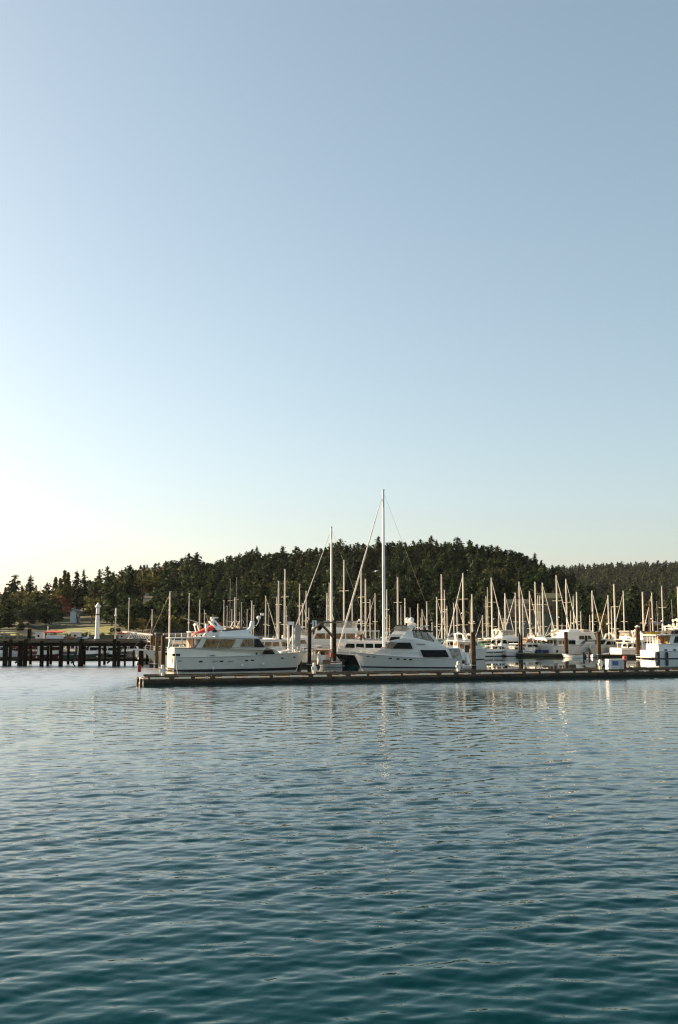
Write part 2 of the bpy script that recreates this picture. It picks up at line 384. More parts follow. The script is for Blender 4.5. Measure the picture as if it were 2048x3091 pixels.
def broad_mesh(seed, h, wd, flat=1.0):
    rng = np.random.default_rng(seed); mb = MB()
    for k in range(17):
        a = rng.random() * 6.283; rr = wd * rng.uniform(.1, .8) ** .7; z = h * rng.uniform(.3, .86)
        rr *= math.sin(min(1, (z / h - .15) / .75) * math.pi) ** .5 + .15
        c = Vector((math.cos(a) * rr, math.sin(a) * rr, z)); cr = wd * rng.uniform(.26, .48)
        for q in range(46):
            d = Vector(rng.normal(size=3)).normalized() * cr * rng.uniform(.55, 1.08); d.z *= .75 * flat
            quad(mb, c + d, rng.uniform(.26, .52), rng)
    return mb
def poplar_mesh(seed, h, wd):
    rng = np.random.default_rng(seed); mb = MB()
    for q in range(620):
        t = rng.random() ** .85; z = h * (.08 + .92 * t); r = wd * (math.sin((.12 + .88 * t) * math.pi) ** .6) * math.sqrt(rng.random()) * (1 + .25 * math.sin(9 * t + seed))
        a = rng.random() * 6.283; quad(mb, Vector((math.cos(a) * r, math.sin(a) * r, z)), rng.uniform(.25, .5), rng, long=1.3)
    return mb
def trunk_mesh(h, r, seed, limbs=4):
    rng = np.random.default_rng(seed); mb = MB().tube([(0, 0, -1.0), (0.05, 0, h * .4), (0, .08, h * .96)], [r, r * .7, r * .12], 7)
    for k in range(limbs):
        a = rng.random() * 6.283; z = h * rng.uniform(.3, .6); l = h * rng.uniform(.16, .26)
        mb.tube([(0, 0, z), (math.cos(a) * l * .6, math.sin(a) * l * .6, z + l * .35), (math.cos(a) * l, math.sin(a) * l, z + l * .6)], [r * .4, r * .25, r * .08], 5)
    return mb
KINDS = []          # (kind, crown mesh, trunk mesh, height)
def kind(kd, mb, m, h, r, limbs, seed):
    o = mb.build('crown', m); t = trunk_mesh(h, r, seed, limbs).build('trunk', BARK)
    o.location = t.location = (0, -500, -100)
    KINDS.append((kd, o.data, t.data, h)); bpy.data.objects.remove(o); bpy.data.objects.remove(t)
for i in range(6): kind('conifer', conifer_mesh(20 + i, 18, [4.6, 5.4, 4.2, 6.0, 5.0, 5.6][i], [.05, .1, .2, .08, .12, .26][i]), CONIF, 18, .32, 3, i)
for i in range(4): kind('broad', broad_mesh(40 + i, 11, [4.2, 4.8, 3.8, 5.0][i]), BROAD, 11, .3, 5, 40 + i)
kind('poplar', poplar_mesh(60, 14, 1.5), POPL, 14, .22, 2, 60)
kind('red', broad_mesh(70, 10, 4.6), REDL, 10, .28, 5, 70)
NT = 0
def tree(kd, p, h, label, cat='tree', group=None, wide=1.0):
    global NT
    ks = [k for k in KINDS if k[0] == kd]; k = random.choice(ks); s = h / k[3]
    nm = {'conifer': 'conifer_tree', 'broad': 'leafy_tree', 'poplar': 'poplar_tree', 'red': 'red_tree'}[kd]
    t = thing(nm, label, cat, p, random.random() * 6.28, group)
    for n, me in (('trunk', k[2]), ('crown', k[1])):
        o = bpy.data.objects.new(n, me); COL.objects.link(o); o.parent = t; o.scale = (s * wide, s * wide, s)
    NT += 1
    return t
def blocked(u, p, h):
    """would this tree hide a house or the lawn the photo shows?"""
    x, y, z = p; vt = PX((x, y, z + h))[1]; vb = PX((x, y, z))[1]
    for hu, hv, du, hy in HOUSES:
        if abs(u - hu) < du * .5 + 10 and y < hy + 4 and vt < hv - 6 and (y > hy - 4 or vb > hv - 20): return True
    if 160 < u < 360 and y < 326 and vt < 1893: return True
    return False
SKY_T = [(45, 1735, 'conifer'), (18, 1772, 'conifer'), (92, 1737, 'conifer'), (70, 1768, 'broad'), (124, 1764, 'broad'), (150, 1760, 'conifer'), (170, 1744, 'poplar'), (184, 1747, 'poplar'), (197, 1724, 'poplar'), (207, 1730, 'poplar'),
         (236, 1725, 'conifer'), (256, 1721, 'conifer'), (300, 1718, 'conifer'), (326, 1710, 'conifer'), (345, 1726, 'conifer'), (366, 1718, 'conifer'), (388, 1707, 'conifer'), (432, 1702, 'broad'), (470, 1700, 'broad'), (500, 1694, 'conifer')]
for u, v, kd in SKY_T:
    y = 400.0 + random.uniform(-25, 25); x = (u - 1024) / F_PX * y; z = terrain_z(x, y)
    h = max(7.0, CAM_H + (1889 - v) / F_PX * y - z)
    lab = {'conifer': 'lone ragged conifer standing against the pale sky on the left hillside', 'poplar': 'slim upright poplar in the row on the left skyline', 'broad': 'rounded leafy tree on the left skyline'}[kd]
    tree(kd, (x, y, z), h, lab, group={'conifer': 'conifers on the left skyline', 'poplar': 'poplars on the left skyline', 'broad': 'leafy trees on the left skyline'}[kd], wide=0.9 if kd == 'conifer' else 1.0)
p = terrain_at(180, 1868); tree('red', (p.x, p.y, p.z), 9.0, 'reddish brown leaved tree beside the small houses on the left bank')
# ridge trees: their tops draw the skyline
u = 520
while u < 1740:
    y = RIDGE + random.uniform(-10, 10); x = (u - 1024) / F_PX * y; z = terrain_z(x, y)
    sp = random.random(); h = tree_h(u) * (1.0 + (0.10 if sp > .6 else -0.10) + random.uniform(-.07, .07))
    tree('conifer', (x, y, z), h, 'dark conifer on the crest of the hill with its top against the sky', group='conifers on the crest', wide=random.uniform(1.05, 1.35))
    u += random.uniform(15, 27)
# slope trees in rows, nearest rows first
rows_t = [0.02, 0.09, 0.17, 0.27, 0.39, 0.53, 0.69, 0.85]
cand = []
for r, t in enumerate(rows_t):
    u = -30 + random.uniform(0, 30)
    while u < 2090:
        y = SHORE + 4 + t * (RIDGE - SHORE) + random.uniform(-8, 8); x = (u - 1024) / F_PX * y; z = terrain_z(x, y)
        left = u < 640
        kd = 'broad' if random.random() < (0.62 if left else (0.34 if r < 1 else 0.12)) else 'conifer'
        h = random.uniform(7.5, 11.5) if kd == 'broad' else tree_h(u) * random.uniform(.75, 1.08)
        if r == 0: h *= 0.62
        if r == 1: h *= 0.85
        if u < 172 and r < 3: h *= 0.72
        if (96 < u < 176 and r < 3 and y < 335) or (30 < u < 176 and 300 < y < 338): u += 30; continue
        if not blocked(u, (x, y, z), h): cand.append((r, u, (x, y, z), h, kd))
        u += random.uniform(34, 58) * (1.0 if r > 2 else 1.12) 
LIMIT = 297 - NT
random.shuffle(cand); keep = sorted(cand, key=lambda c: c[0] * 0.5 + random.random() * 2)[:LIMIT]
for r, u, p, h, kd in keep:
    side = 'left bank' if u < 640 else ('slope behind the masts')
    if kd == 'broad': tree(kd, p, h, f'low rounded olive green tree among others on the {side}', group=f'leafy trees on the {side}')
    else: tree(kd, p, h, f'dark conifer among many others on the {side}', group=f'conifers on the {side}')
rest = [c for c in cand if c not in keep]
for k in range(16):
    u = 8 + k * 24 + random.uniform(-6, 6); y = SHORE + 1.2 + random.uniform(0, 1.5); x = (u - 1024) / F_PX * y
    o = tree('broad', (x, y, terrain_z(x, y) - .5), random.uniform(1.0, 1.7), 'low dark shrub on the shore bank just behind the pier', 'shrub', 'shrubs on the bank behind the pier', wide=1.6); o.name = 'shore_shrub'
# the wood between the single trees and the far hill's wood: one mass each
def mass(name, spots, label, kinds, m):
    vs, fs, n = [], [], 0; rng = np.random.default_rng(3)
    base = {}
    for kd, me, tm, h in KINDS:
        if kd in kinds:
            co = np.empty(len(me.vertices) * 3, np.float32); me.vertices.foreach_get('co', co)
            ix = np.empty(len(me.loops), np.int32); me.loops.foreach_get('vertex_index', ix)
            base.setdefault(kd, []).append((co.reshape(-1, 3), ix.reshape(-1, 4), h))
    for x, y, z, h, kd in spots:
        co, ix, bh = base[kd][rng.integers(len(base[kd]))]; a = rng.random() * 6.28; s = h / bh
        if len(ix) > 420:
            sel = rng.permutation(len(ix))[:420]; ixx = ix[sel]
        else: ixx = ix
        c = co * s; c = np.stack([c[:, 0] * math.cos(a) - c[:, 1] * math.sin(a), c[:, 0] * math.sin(a) + c[:, 1] * math.cos(a), c[:, 2]], 1) + np.array([x, y, z])
        cc = c[ixx]; ctr = cc.mean(1, keepdims=True); cc = ctr + (cc - ctr) * 1.45
        vs.append(cc.reshape(-1, 3)); fs.append(np.arange(len(ixx) * 4).reshape(-1, 4) + n); n += len(ixx) * 4
    co = np.concatenate(vs).astype(np.float32); q = np.concatenate(fs).astype(np.int32)
    me = bpy.data.meshes.new(name); me.vertices.add(len(co)); me.vertices.foreach_set('co', co.ravel())
    me.loops.add(q.size); me.loops.foreach_set('vertex_index', q.ravel()); me.polygons.add(len(q))
    me.polygons.foreach_set('loop_start', np.arange(0, q.size, 4, dtype=np.int32)); me.polygons.foreach_set('loop_total', np.full(len(q), 4, np.int32)); me.update()
    me.materials.append(m); o = bpy.data.objects.new(name, me); COL.objects.link(o); tag(o, label, None, None, 'stuff')
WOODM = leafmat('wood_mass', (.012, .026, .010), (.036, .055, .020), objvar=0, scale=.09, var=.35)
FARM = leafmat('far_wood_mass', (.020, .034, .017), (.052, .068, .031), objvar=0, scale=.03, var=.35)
sp = [(p[0], p[1], p[2], h * .9, 'conifer') for r, u, p, h, kd in rest]
for k in range(900):
    u = random.uniform(-60, 2120); t = random.uniform(.04, .98); y = SHORE + t * (RIDGE - SHORE); x = (u - 1024) / F_PX * y; z = terrain_z(x, y)
    h = tree_h(u) * random.uniform(.5, .8)
    if 60 < u < 340 and 290 < y < 336: continue
    if not blocked(u, (x, y, z), h): sp.append((x, y, z, h, 'conifer' if (u > 600 or random.random() < .4) else 'broad'))
u = 380
while u < 1740:
    y = RIDGE + random.uniform(-14, 6); x = (u - 1024) / F_PX * y; sp.append((x, y, terrain_z(x, y), tree_h(u) * random.uniform(.80, .98), 'conifer' if random.random() < .7 else 'broad')); u += random.uniform(6, 13)
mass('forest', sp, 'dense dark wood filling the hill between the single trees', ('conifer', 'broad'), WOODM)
sp = []
for k in range(900):
    u = random.uniform(1500, 2250); y = random.uniform(960, FAR_Y + 20) if k > 230 else FAR_Y + random.uniform(-15, 15)
    x = (u - 1024) / F_PX * y; sp.append((x, y, far_z(x, y) - 1, random.uniform(15, 25), 'conifer'))
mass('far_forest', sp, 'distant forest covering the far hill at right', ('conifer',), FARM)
# ------------------------------------------------------------------ common materials of the harbour
GEL = mat('white_gelcoat', (.82, .795, .735), .28, .035, .8, coat=.3)
HULLW = mat('greyed_hull_white', (.68, .665, .61), .35, .05, .6, coat=.2)  # hull tone greyer than the cabin white
GELC = mat('cream_gelcoat', (.72, .675, .575), .3, .05, .7, coat=.25)
GELG = mat('grey_gelcoat', (.40, .42, .44), .35, .06, .7)
BLACKH = mat('black_hull_paint', (.012, .012, .014), .15, .2, 1, coat=.4)
BLUEH = mat('blue_hull_paint', (.02, .04, .11), .2, .2, 1, coat=.4)
REDH = mat('red_hull_paint', (.085, .02, .015), .3, .2, 1)
GREENH = mat('green_hull_paint', (.02, .045, .038), .3, .2, 1)
BOOT = mat('boot_paint', (.010, .009, .009), .5, .3, 2)
GLASS = mat('boat_glass', (.003, .006, .007), .06, .2, 2, spec=.12)
CURT = mat('curtained_glass', (.15, .075, .025), .15, .45, 2.2, col2=(.29, .17, .075), spec=.1)
VINYL = mat('clear_vinyl', (.24, .21, .165), .2, .35, 2.5, col2=(.42, .38, .31), spec=.25)
DARK = mat('dark_canvas', (.018, .014, .012), .8, .3, 5)
TANC = mat('tan_canvas', (.26, .17, .11), .8, .15, 6)
BLUEC = mat('blue_canvas', (.03, .07, .16), .8, .2, 4)
NAVYC = mat('navy_canvas', (.015, .022, .06), .8, .2, 4)
GREENC = mat('green_canvas', (.02, .12, .05), .8, .2, 4)
CREAMC = mat('cream_canvas', (.62, .58, .50), .8, .08, 4)
REDC = mat('red_canvas', (.48, .03, .015), .7, .2, 4)
BROWNC = mat('brown_canvas', (.30, .13, .05), .8, .2, 4)
GREYC = mat('grey_canvas', (.25, .26, .27), .8, .12, 4)
YELC = mat('yellow_kayak_plastic', (.72, .42, .02), .4, .08, 3)
STEEL = mat('stainless_rail', (.62, .61, .58), .28, .05, 5, metal=.7)
MASTP = mat('painted_mast', (.66, .605, .50), .35, .06, 1.5)
MASTW = mat('white_mast', (.74, .74, .73), .35, .05, 1.5)
MASTD = mat('grey_mast', (.40, .38, .33), .4, .1, 1.5)
WIRE = mat('rigging_wire', (.24, .23, .21), .4, .1, 3, metal=.4)
SAILC = mat('furled_sailcloth', (.74, .70, .62), .75, .07, 3, bump=.4, bscale=12)
RUB = mat('black_rubber', (.015, .015, .015), .7, .3, 6)
TEAK = mat('teak', (.22, .12, .06), .6, .25, 5, stretch=(1, 6, 1))
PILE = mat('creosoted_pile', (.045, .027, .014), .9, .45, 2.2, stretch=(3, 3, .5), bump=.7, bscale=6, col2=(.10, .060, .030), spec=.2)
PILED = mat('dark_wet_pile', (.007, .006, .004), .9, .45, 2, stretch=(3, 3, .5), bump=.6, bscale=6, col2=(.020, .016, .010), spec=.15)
PLANK = mat('weathered_planks', (.10, .085, .066), .9, .3, 1.2, stretch=(6, .6, 2), bump=.5, bscale=8, col2=(.15, .13, .10), spec=.15)
TIMB = mat('dark_timber', (.042, .032, .020), .85, .45, 1.5, stretch=(1, 3, 3), bump=.5, bscale=6, col2=(.09, .068, .042))
MOSS = mat('mossy_timber', (.075, .068, .018), .9, .4, .8, bump=.5, col2=(.11, .09, .03))
PALE = mat('pale_board_and_sunlit_deck', (.80, .62, .42), .75, .12, 2.5)  # pale board tone; along the dock edge it paints in sunlit deck
CONC = mat('float_concrete', (.038, .031, .021), .9, .45, .7, bump=.4, col2=(.08, .062, .040))
WEED = mat('waterline_weed', (.010, .011, .006), .8, .5, 2)
WHITEP = mat('white_paint', (.78, .77, .74), .45, .04, 2)
GREYP = mat('galvanised_grey', (.42, .43, .43), .45, .12, 3, metal=.3)
REDP = mat('red_paint', (.50, .04, .02), .5, .15, 3)
BLUEP = mat('blue_sign_paint', (.03, .10, .28), .4, .2, 3)
BLUELET = mat('navy_lettering', (.01, .02, .07), .5, .1, 3)
PALEGR = mat('pale_grey_panel', (.55, .56, .56), .5, .1, 2)

# ------------------------------------------------------------------ the floating breakwater dock across the view
D0 = G(436, 2067); D1 = W(2048, 2040, 1)
D1 = G(2048, 2039.5)
DV = (D1 - D0); DLEN0 = DV.length; DV.normalize(); DYAW = math.atan2(DV.y, DV.x); DN = Vector((-DV.y, DV.x, 0))
DLEN = DLEN0 + 22; DW = 3.4
def dock_s(u):
    """distance along the dock's front edge seen at pixel column u"""
    k = (u - 1024) / F_PX            # x = k*y on the ray (the tilt hardly matters here)
    return (k * D0.y - D0.x) / (DV.x - k * DV.y)
dock = thing('floating_dock', 'long dark floating breakwater dock with pale strips for sunlit deck along its edge crossing the whole harbour', 'dock', D0, DYAW)
m = MB()
for k in range(int(DLEN / 6) + 1):
    x0 = k * 6.0; x1 = min(x0 + 5.97, DLEN)
    if x1 > x0 + .3: m.box(((x0 + x1) / 2, DW / 2, 0.08), (x1 - x0, DW - .1, .74))
m.build('float', CONC, dock)
MB().box((DLEN / 2, DW / 2, -.02), (DLEN + .06, DW + .02, .34)).build('waterline_band', WEED, dock)
m = MB(); x = 0.0
while x < DLEN: m.box((x + .14, DW / 2, .475), (.265, DW, .05)); x += .28
m.build('deck_planking', PLANK, dock)
m = MB().box((DLEN / 2, -.03, .35), (DLEN, .12, .17)); m.build('front_waler', TIMB, dock)
MB().box((DLEN / 2, DW + .03, .35), (DLEN, .12, .17)).build('rear_waler', TIMB, dock)
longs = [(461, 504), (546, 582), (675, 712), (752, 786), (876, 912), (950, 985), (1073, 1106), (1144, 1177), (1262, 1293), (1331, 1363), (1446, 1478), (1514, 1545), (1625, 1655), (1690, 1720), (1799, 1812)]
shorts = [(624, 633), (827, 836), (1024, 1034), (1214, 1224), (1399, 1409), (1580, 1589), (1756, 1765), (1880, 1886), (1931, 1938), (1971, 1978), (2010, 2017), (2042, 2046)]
for a, b in longs + shorts:  # strips coloured pale to stand for sunlit deck seen under the bull rail
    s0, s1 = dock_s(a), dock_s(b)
    MB().extr([(-.02, .64), (-.13, .48), (-.17, .495), (-.05, .67)], (s1 - s0) / 2).build('sunlit_deck_strip', PALE, dock).matrix_local = Matrix.Translation(((s0 + s1) / 2, 0, 0)) @ Matrix(((0, -1, 0, 0), (1, 0, 0, 0), (0, 0, 1, 0), (0, 0, 0, 1)))
# bull rails on blocks, front and rear
for y, nm in ((.10, 'front_bull_rail'), (DW - .10, 'rear_bull_rail')):
    m = MB(); x = .25
    while x < DLEN - .2:
        l = min(5.9, DLEN - .2 - x); m.box((x + l / 2, y, .71), (l, .19, .16)); x += 5.95
    x = .6
    while x < DLEN: m.box((x, y, .565), (.5, .17, .135)); x += 1.9
    m.build(nm, TIMB, dock)
c = MB()
for k in range(10):
    x = 3.0 + k * 6.3; c.tube([(x - .18, DW - .35, .62), (x + .18, DW - .35, .62)], .035, 6).box((x, DW - .35, .55), (.14, .06, .1))
c.build('cleat', GREYP, dock)
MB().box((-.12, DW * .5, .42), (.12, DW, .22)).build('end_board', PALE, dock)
for yy in (.25, DW - .3):
    t = MB()
    for k in range(14):
        a, b = 2 * math.pi * k / 14, 2 * math.pi * (k + 1) / 14
        t.tube([(-.30, yy + .30 * math.cos(a), .18 + .30 * math.sin(a)), (-.30, yy + .30 * math.cos(b), .18 + .30 * math.sin(b))], .12, 7)
    t.build('tyre_fender', RUB, dock, smooth=True)
MB().ball((-.36, .25, .12), (.10, .16, .16)).build('fender_hub', PALE, dock, smooth=True)
def on_dock(u, off, z=.5):
    """point on the dock's deck seen at column u, off metres behind the front edge"""
    o = D0 + DN * off; k = (u - 1024) / F_PX; s = (k * o.y - o.x) / (DV.x - k * DV.y); p = o + DV * s
    return Vector((p.x, p.y, z))
# red flag at the dock's end
p = on_dock(424, .55)
t = thing('flag', 'small red flag on a short staff at the left end of the floating dock', 'flag', p, DYAW)
MB().tube([(0, 0, 0), (0, 0, 1.3)], .022, 6).build('staff', mat('flag_staff', (.5, .3, .2), .6), t)
f = MB(); n = 8
for i in range(n + 1):
    x = i / n * .30; y = .03 * math.sin(i * .9)
    for z in (.62, 1.27): f.v.append((x, y, z)); 
for i in range(n): f.f.append((2 * i, 2 * i + 2, 2 * i + 3, 2 * i + 1)); f.m.append(0)
fo = f.build('flag_cloth', REDC, t); sm = fo.modifiers.new('thickness', 'SOLIDIFY'); sm.thickness = .012
# white power pedestals
def pedestal(u, h, label):
    t = thing('power_pedestal', label, 'power pedestal', on_dock(u, DW - .7), DYAW, 'white power pedestals along the floating dock')
    MB().lathe([(.19, 0), (.19, .06), (.155, .08), (.155, h * .80), (.17, h * .82), (.17, h * .86)], 14).build('post', WHITEP, t, smooth=False)
    MB().lathe([(.13, h * .86), (.16, h * .9), (.15, h * .97), (.08, h * 1.0)], 14).build('lamp_cap', WHITEP, t, smooth=True)
    for s in (-1, 1):
        MB().box((s * .2, -.02, h * .62), (.12, .16, .2)).build('socket', GREYP, t)
        MB().ball((s * .21, -.03, h * .48), (.09, .07, .1), 8).build('plug', WHITEP, t)
    MB().tube([(-.2, -.05, h * .45), (-.30, -.06, h * .25), (-.24, .1, .03), (-.1, .5, .02)], .02, 6).build('power_cord', mat('yellow_cord', (.5, .4, .08), .6), t)
pedestal(498, 1.18, 'white power pedestal on the floating dock beside the big yacht\'s lit stern')
pedestal(950, 1.22, 'white power pedestal on the floating dock in front of the gap between the two yachts')
pedestal(1380, 1.18, 'white power pedestal on the floating dock in front of the right yacht\'s stern')
pedestal(1804, 1.22, 'white power pedestal on the floating dock beside the grey notice cabinet')
# notice cabinet
p = on_dock(1843, DW - .9)
t = thing('notice_cabinet', 'low white and grey cabinet with a dark blue notice panel on the floating dock', 'cabinet', p, DYAW)
MB().box((-.62, 0, .62), (.34, .62, 1.24)).build('end_panel', WHITEP, t)
MB().box((.34, 0, .60), (1.56, .58, 1.16)).build('body', PALEGR, t)
MB().box((.24, 0, 1.23), (2.1, .7, .07)).build('lid', WHITEP, t)
MB().box((.06, -.30, .82), (.72, .04, .46)).build('notice_panel', BLUEP, t)
MB().box((.82, -.295, .62), (.46, .02, .9)).build('door', GREYP, t)
# red post
p = on_dock(1878, DW - 1.0)
t = thing('fire_hose_post', 'red fire cabinet on a dark red post right of the grey notice cabinet', 'fire post', p, DYAW)
MB().box((0, 0, .55), (.17, .17, 1.1)).build('post', mat('dark_red_paint', (.12, .02, .015), .6), t)
MB().lathe([(.2, .95), (.24, 1.0), (.24, 1.5), (.2, 1.56), (.08, 1.6)], 12).build('cabinet', mat('faded_red_paint', (.50, .07, .05), .5), t)

# ------------------------------------------------------------------ piles
def pile(u, v0, d, r, label, m=PILE, cap=None, group='timber piles in the marina'):
    p = W(u, 1900, d); top = W(u, v0, d).z
    t = thing('mooring_pile', label, 'pile', (p.x, p.y, 0), random.random(), group)
    MB().tube([(0, 0, -2), (0, 0, 1.0), (.03, .02, top - .1), (.03, .02, top)], [r * 1.08, r * 1.05, r * .97, r * .9], 12).build('post', m, t)
    MB().tube([(0, 0, -.3), (0, 0, .9)], [r * 1.1, r * 1.085], 12).build('wet_band', WEED, t)
    if cap: MB().lathe([(r * 1.08, -.02), (r * 1.12, .1), (.05, .32)], 12, (.03, .02, top)).build('cap', cap, t)
    c = MB()
    for k in range(12):
        a, b = 2 * math.pi * k / 12, 2 * math.pi * (k + 1) / 12; q = r + .13
        c.tube([(q * math.cos(a), q * math.sin(a), .55), (q * math.cos(b), q * math.sin(b), .55)], .045, 5)
    c.build('pile_hoop', GREYP, t)
    return t
pile(494, 1918, 116, .26, 'thick brown timber pile standing at the big yacht\'s stern')
pile(475, 1918, 128, .22, 'lit brown timber pile just left of the pile at the big yacht\'s stern')
pile(460, 1919, 130, .24, 'darker brown pile at the left of the three piles by the pier\'s end')
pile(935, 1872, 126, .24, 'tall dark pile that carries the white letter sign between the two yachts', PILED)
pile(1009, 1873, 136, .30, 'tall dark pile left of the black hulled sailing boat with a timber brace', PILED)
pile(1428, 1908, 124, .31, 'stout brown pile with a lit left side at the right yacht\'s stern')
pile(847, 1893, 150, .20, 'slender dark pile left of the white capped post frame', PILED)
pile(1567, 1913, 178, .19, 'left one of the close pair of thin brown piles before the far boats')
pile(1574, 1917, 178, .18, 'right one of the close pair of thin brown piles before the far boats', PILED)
pile(1708, 1907, 174, .36, 'brown pile in front of the raised deck trawler yacht')
pile(1807, 1906, 171, .34, 'brown pile between the raised deck trawler and the white tender')
pile(1925, 1893, 168, .38, 'thick brown pile with a white cone cap near the right edge', PILE, WHITEP)
# letter sign on the pile
p = W(950, 1881.5, 125.4)
t = thing('dock_sign', 'small white square sign with a dark letter J fixed high on the dark pile', 'sign', (p.x, p.y, p.z), 0)
MB().box((0, 0, 0), (.58, .04, .72)).build('sign_board', WHITEP, t)
MB().box((-.42, .06, 0), (.3, .05, .08)).build('bracket', GREYP, t)
cu = bpy.data.curves.new('letter', 'FONT'); cu.body = 'J'; cu.size = .70; cu.extrude = .006; cu.align_x = 'CENTER'; cu.align_y = 'CENTER'; cu.offset = .012
co = bpy.data.objects.new('letter_curve', cu); COL.objects.link(co)
me = bpy.data.meshes.new_from_object(co.evaluated_get(bpy.context.evaluated_depsgraph_get())); bpy.data.objects.remove(co)
me.materials.clear(); me.materials.append(BLUELET)
lo = bpy.data.objects.new('letter', me); COL.objects.link(lo); lo.parent = t; lo.rotation_euler = (R(90), 0, 0); lo.location = (0.0, -.028, 0)
# timber gantry between the piles of the side dock
a = W(938, 1908, 127); b = W(971, 1879, 131); c_ = W(1006, 1922, 135)
t = thing('timber_gantry', 'dark timber brace frame spanning between the two tall dark piles', 'gantry', (b.x, b.y, 0), 0)
o = Vector((b.x, b.y, 0))
MB().bar(a - o, b - o, .22, .26).build('left_brace', TIMB, t)
MB().bar(W(965, 1878, 130.5) - o, c_ - o, .22, .26).build('right_brace', TIMB, t)
MB().bar(W(937, 1879, 127.3) - o, W(1030, 1879, 137) - o, .16, .2).build('cross_beam', TIMB, t)
MB().ball(W(953, 1889, 128.5) - o, .14, 8).build('lamp', mat('lamp_globe', (.75, .5, .2), .3), t)
# white capped frame with a grey corrugated cover
p = W(878, 1966, 131); zt = W(878, 1878, 131).z; p.z = .3
t = thing('post_frame', 'tall white capped double post with grey ribbed panel behind the big yacht\'s bow', 'post frame', p, 0)
for x in (-.30, .30): MB().tube([(x, 0, -.8), (x, 0, zt - .3)], .11, 8).build('post', WHITEP, t)
MB().box((0, 0, zt - .45), (.86, .4, .42)).build('cap', WHITEP, t)
m = MB()
for k in range(8): m.box((.62 + k * .085, .22, zt * .5 - .2), (.055, .10, zt - .95))
m.box((.9, .28, zt * .5 - .2), (.75, .04, zt - .95)); m.build('ribbed_panel', GREYP, t)
# floats of the marina behind: each a walkway
def walkway(u0, v0, u1, v1, wd, label, edge=MOSS):
    a, b = G(u0, v0), G(u1, v1); v = b - a; L = v.length; t = thing('marina_walkway', label, 'walkway', a, math.atan2(v.y, v.x), 'floating walkways of the marina')
    MB().box((L / 2, wd / 2, .12), (L, wd - .1, .62)).build('float', CONC, t)
    MB().box((L / 2, wd / 2, .0), (L + .04, wd - .05, .22)).build('waterline_band', WEED, t)
    m = MB(); x = 0.0
    while x < L - .3: m.box((x + .24, wd / 2, .46), (.46, wd, .06)); x += .5
    m.build('deck_planking', PLANK, t)
    MB().box((L / 2, -.02, .40), (L, .1, .22)).build('edge_waler', edge, t)
walkway(1436, 1979, 1945, 1986, 2.2, 'mossy edged floating walkway in front of the far motor boats at right')
walkway(700, 2012, 1030, 2010, 1.8, 'narrow floating walkway in the gap between the two big yachts', TIMB)
walkway(560, 1966, 1440, 1964, 2.0, 'far floating walkway among the sailing boats behind the two yachts', TIMB)
walkway(1250, 1957, 2100, 1957, 2.0, 'far floating walkway among the sailing boats at right', TIMB)

# ------------------------------------------------------------------ the old timber pier at the left
PA, PB = G(-260, 2009.5), G(452, 2011.5)
PV = PB - PA; PL = PV.length; PV.normalize(); PYAW = math.atan2(PV.y, PV.x)
pier = thing('timber_pier', 'dark old timber pier on thick piles at the left', 'pier', PA, PYAW)
def pier_x(u):
    k = (u - 1024) / F_PX; return (k * PA.y - PA.x) / (PV.x - k * PV.y)
PZ = 3.45; PWD = 6.0
m = MB(); x = 0.0
while x < PL: m.box((x + .14, PWD / 2, PZ - .05), (.27, PWD, .1)); x += .28
m.build('deck_planking', PLANK, pier)
MB().box((PL / 2, -.02, PZ - .22), (PL, .3, .26)).build('edge_beam', TIMB, pier)
MB().box((PL / 2, PWD, PZ - .25), (PL, .3, .4)).build('rear_beam', TIMB, pier)
MB().box((PL / 2, PWD * .5, PZ - .28), (PL, .3, .34)).build('middle_beam', TIMB, pier)
MB().box((PL / 2, -.1, PZ - .60), (PL, .2, .40)).build('lower_beam', PILED, pier)
MB().box((PL / 2, PWD * .3, .75), (PL, .22, .26)).build('low_waler', PILED, pier)
MB().box((PL / 2, -.19, PZ - .24), (PL, .06, .09)).build('pale_edge_strip', mat('pale_edge_wood', (.16, .13, .08), .85, .5, .5), pier)  # paler strip along the pier's front edge
MB().box((PL / 2, .05, PZ + .12), (PL, .22, .16)).build('bull_rail', TIMB, pier)
big = [(-120, 13), (-60, 12), (28, 15), (42, 10), (72, 15), (87, 13), (137, 12), (151, 8), (194, 13), (253, 15), (306, 8), (354, 12), (366, 10), (382, 6), (408, 6), (427, 8), (436, 10)]
for i, (uu, wp) in enumerate(big):
    x = pier_x(uu); r = wp / 2 / 22.8; yy = -.15 if wp > 9 else .4
    tp = PZ + (.18 if i % 2 else -.1)
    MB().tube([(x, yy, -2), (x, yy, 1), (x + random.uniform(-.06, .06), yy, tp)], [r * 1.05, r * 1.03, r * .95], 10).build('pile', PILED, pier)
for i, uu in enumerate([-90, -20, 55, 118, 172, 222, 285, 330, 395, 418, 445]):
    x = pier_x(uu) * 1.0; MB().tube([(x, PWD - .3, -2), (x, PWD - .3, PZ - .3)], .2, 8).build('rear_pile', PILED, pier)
for uu in (55, 222, 330):
    x = pier_x(uu); MB().bar((x, .3, .4), (x + 1.2, PWD - .4, PZ - .4), .16, .2).build('cross_brace', TIMB, pier)
x = pier_x(236); MB().tube([(x + .2, -.3, PZ - .6), (x + .22, -.35, 1.9), (x - .08, -.36, 1.0), (x - .12, -.36, .3), (x + .22, -.36, -.15)], [.13, .15, .12, .1, .08], 7).build('hanging_hose', RUB, pier)
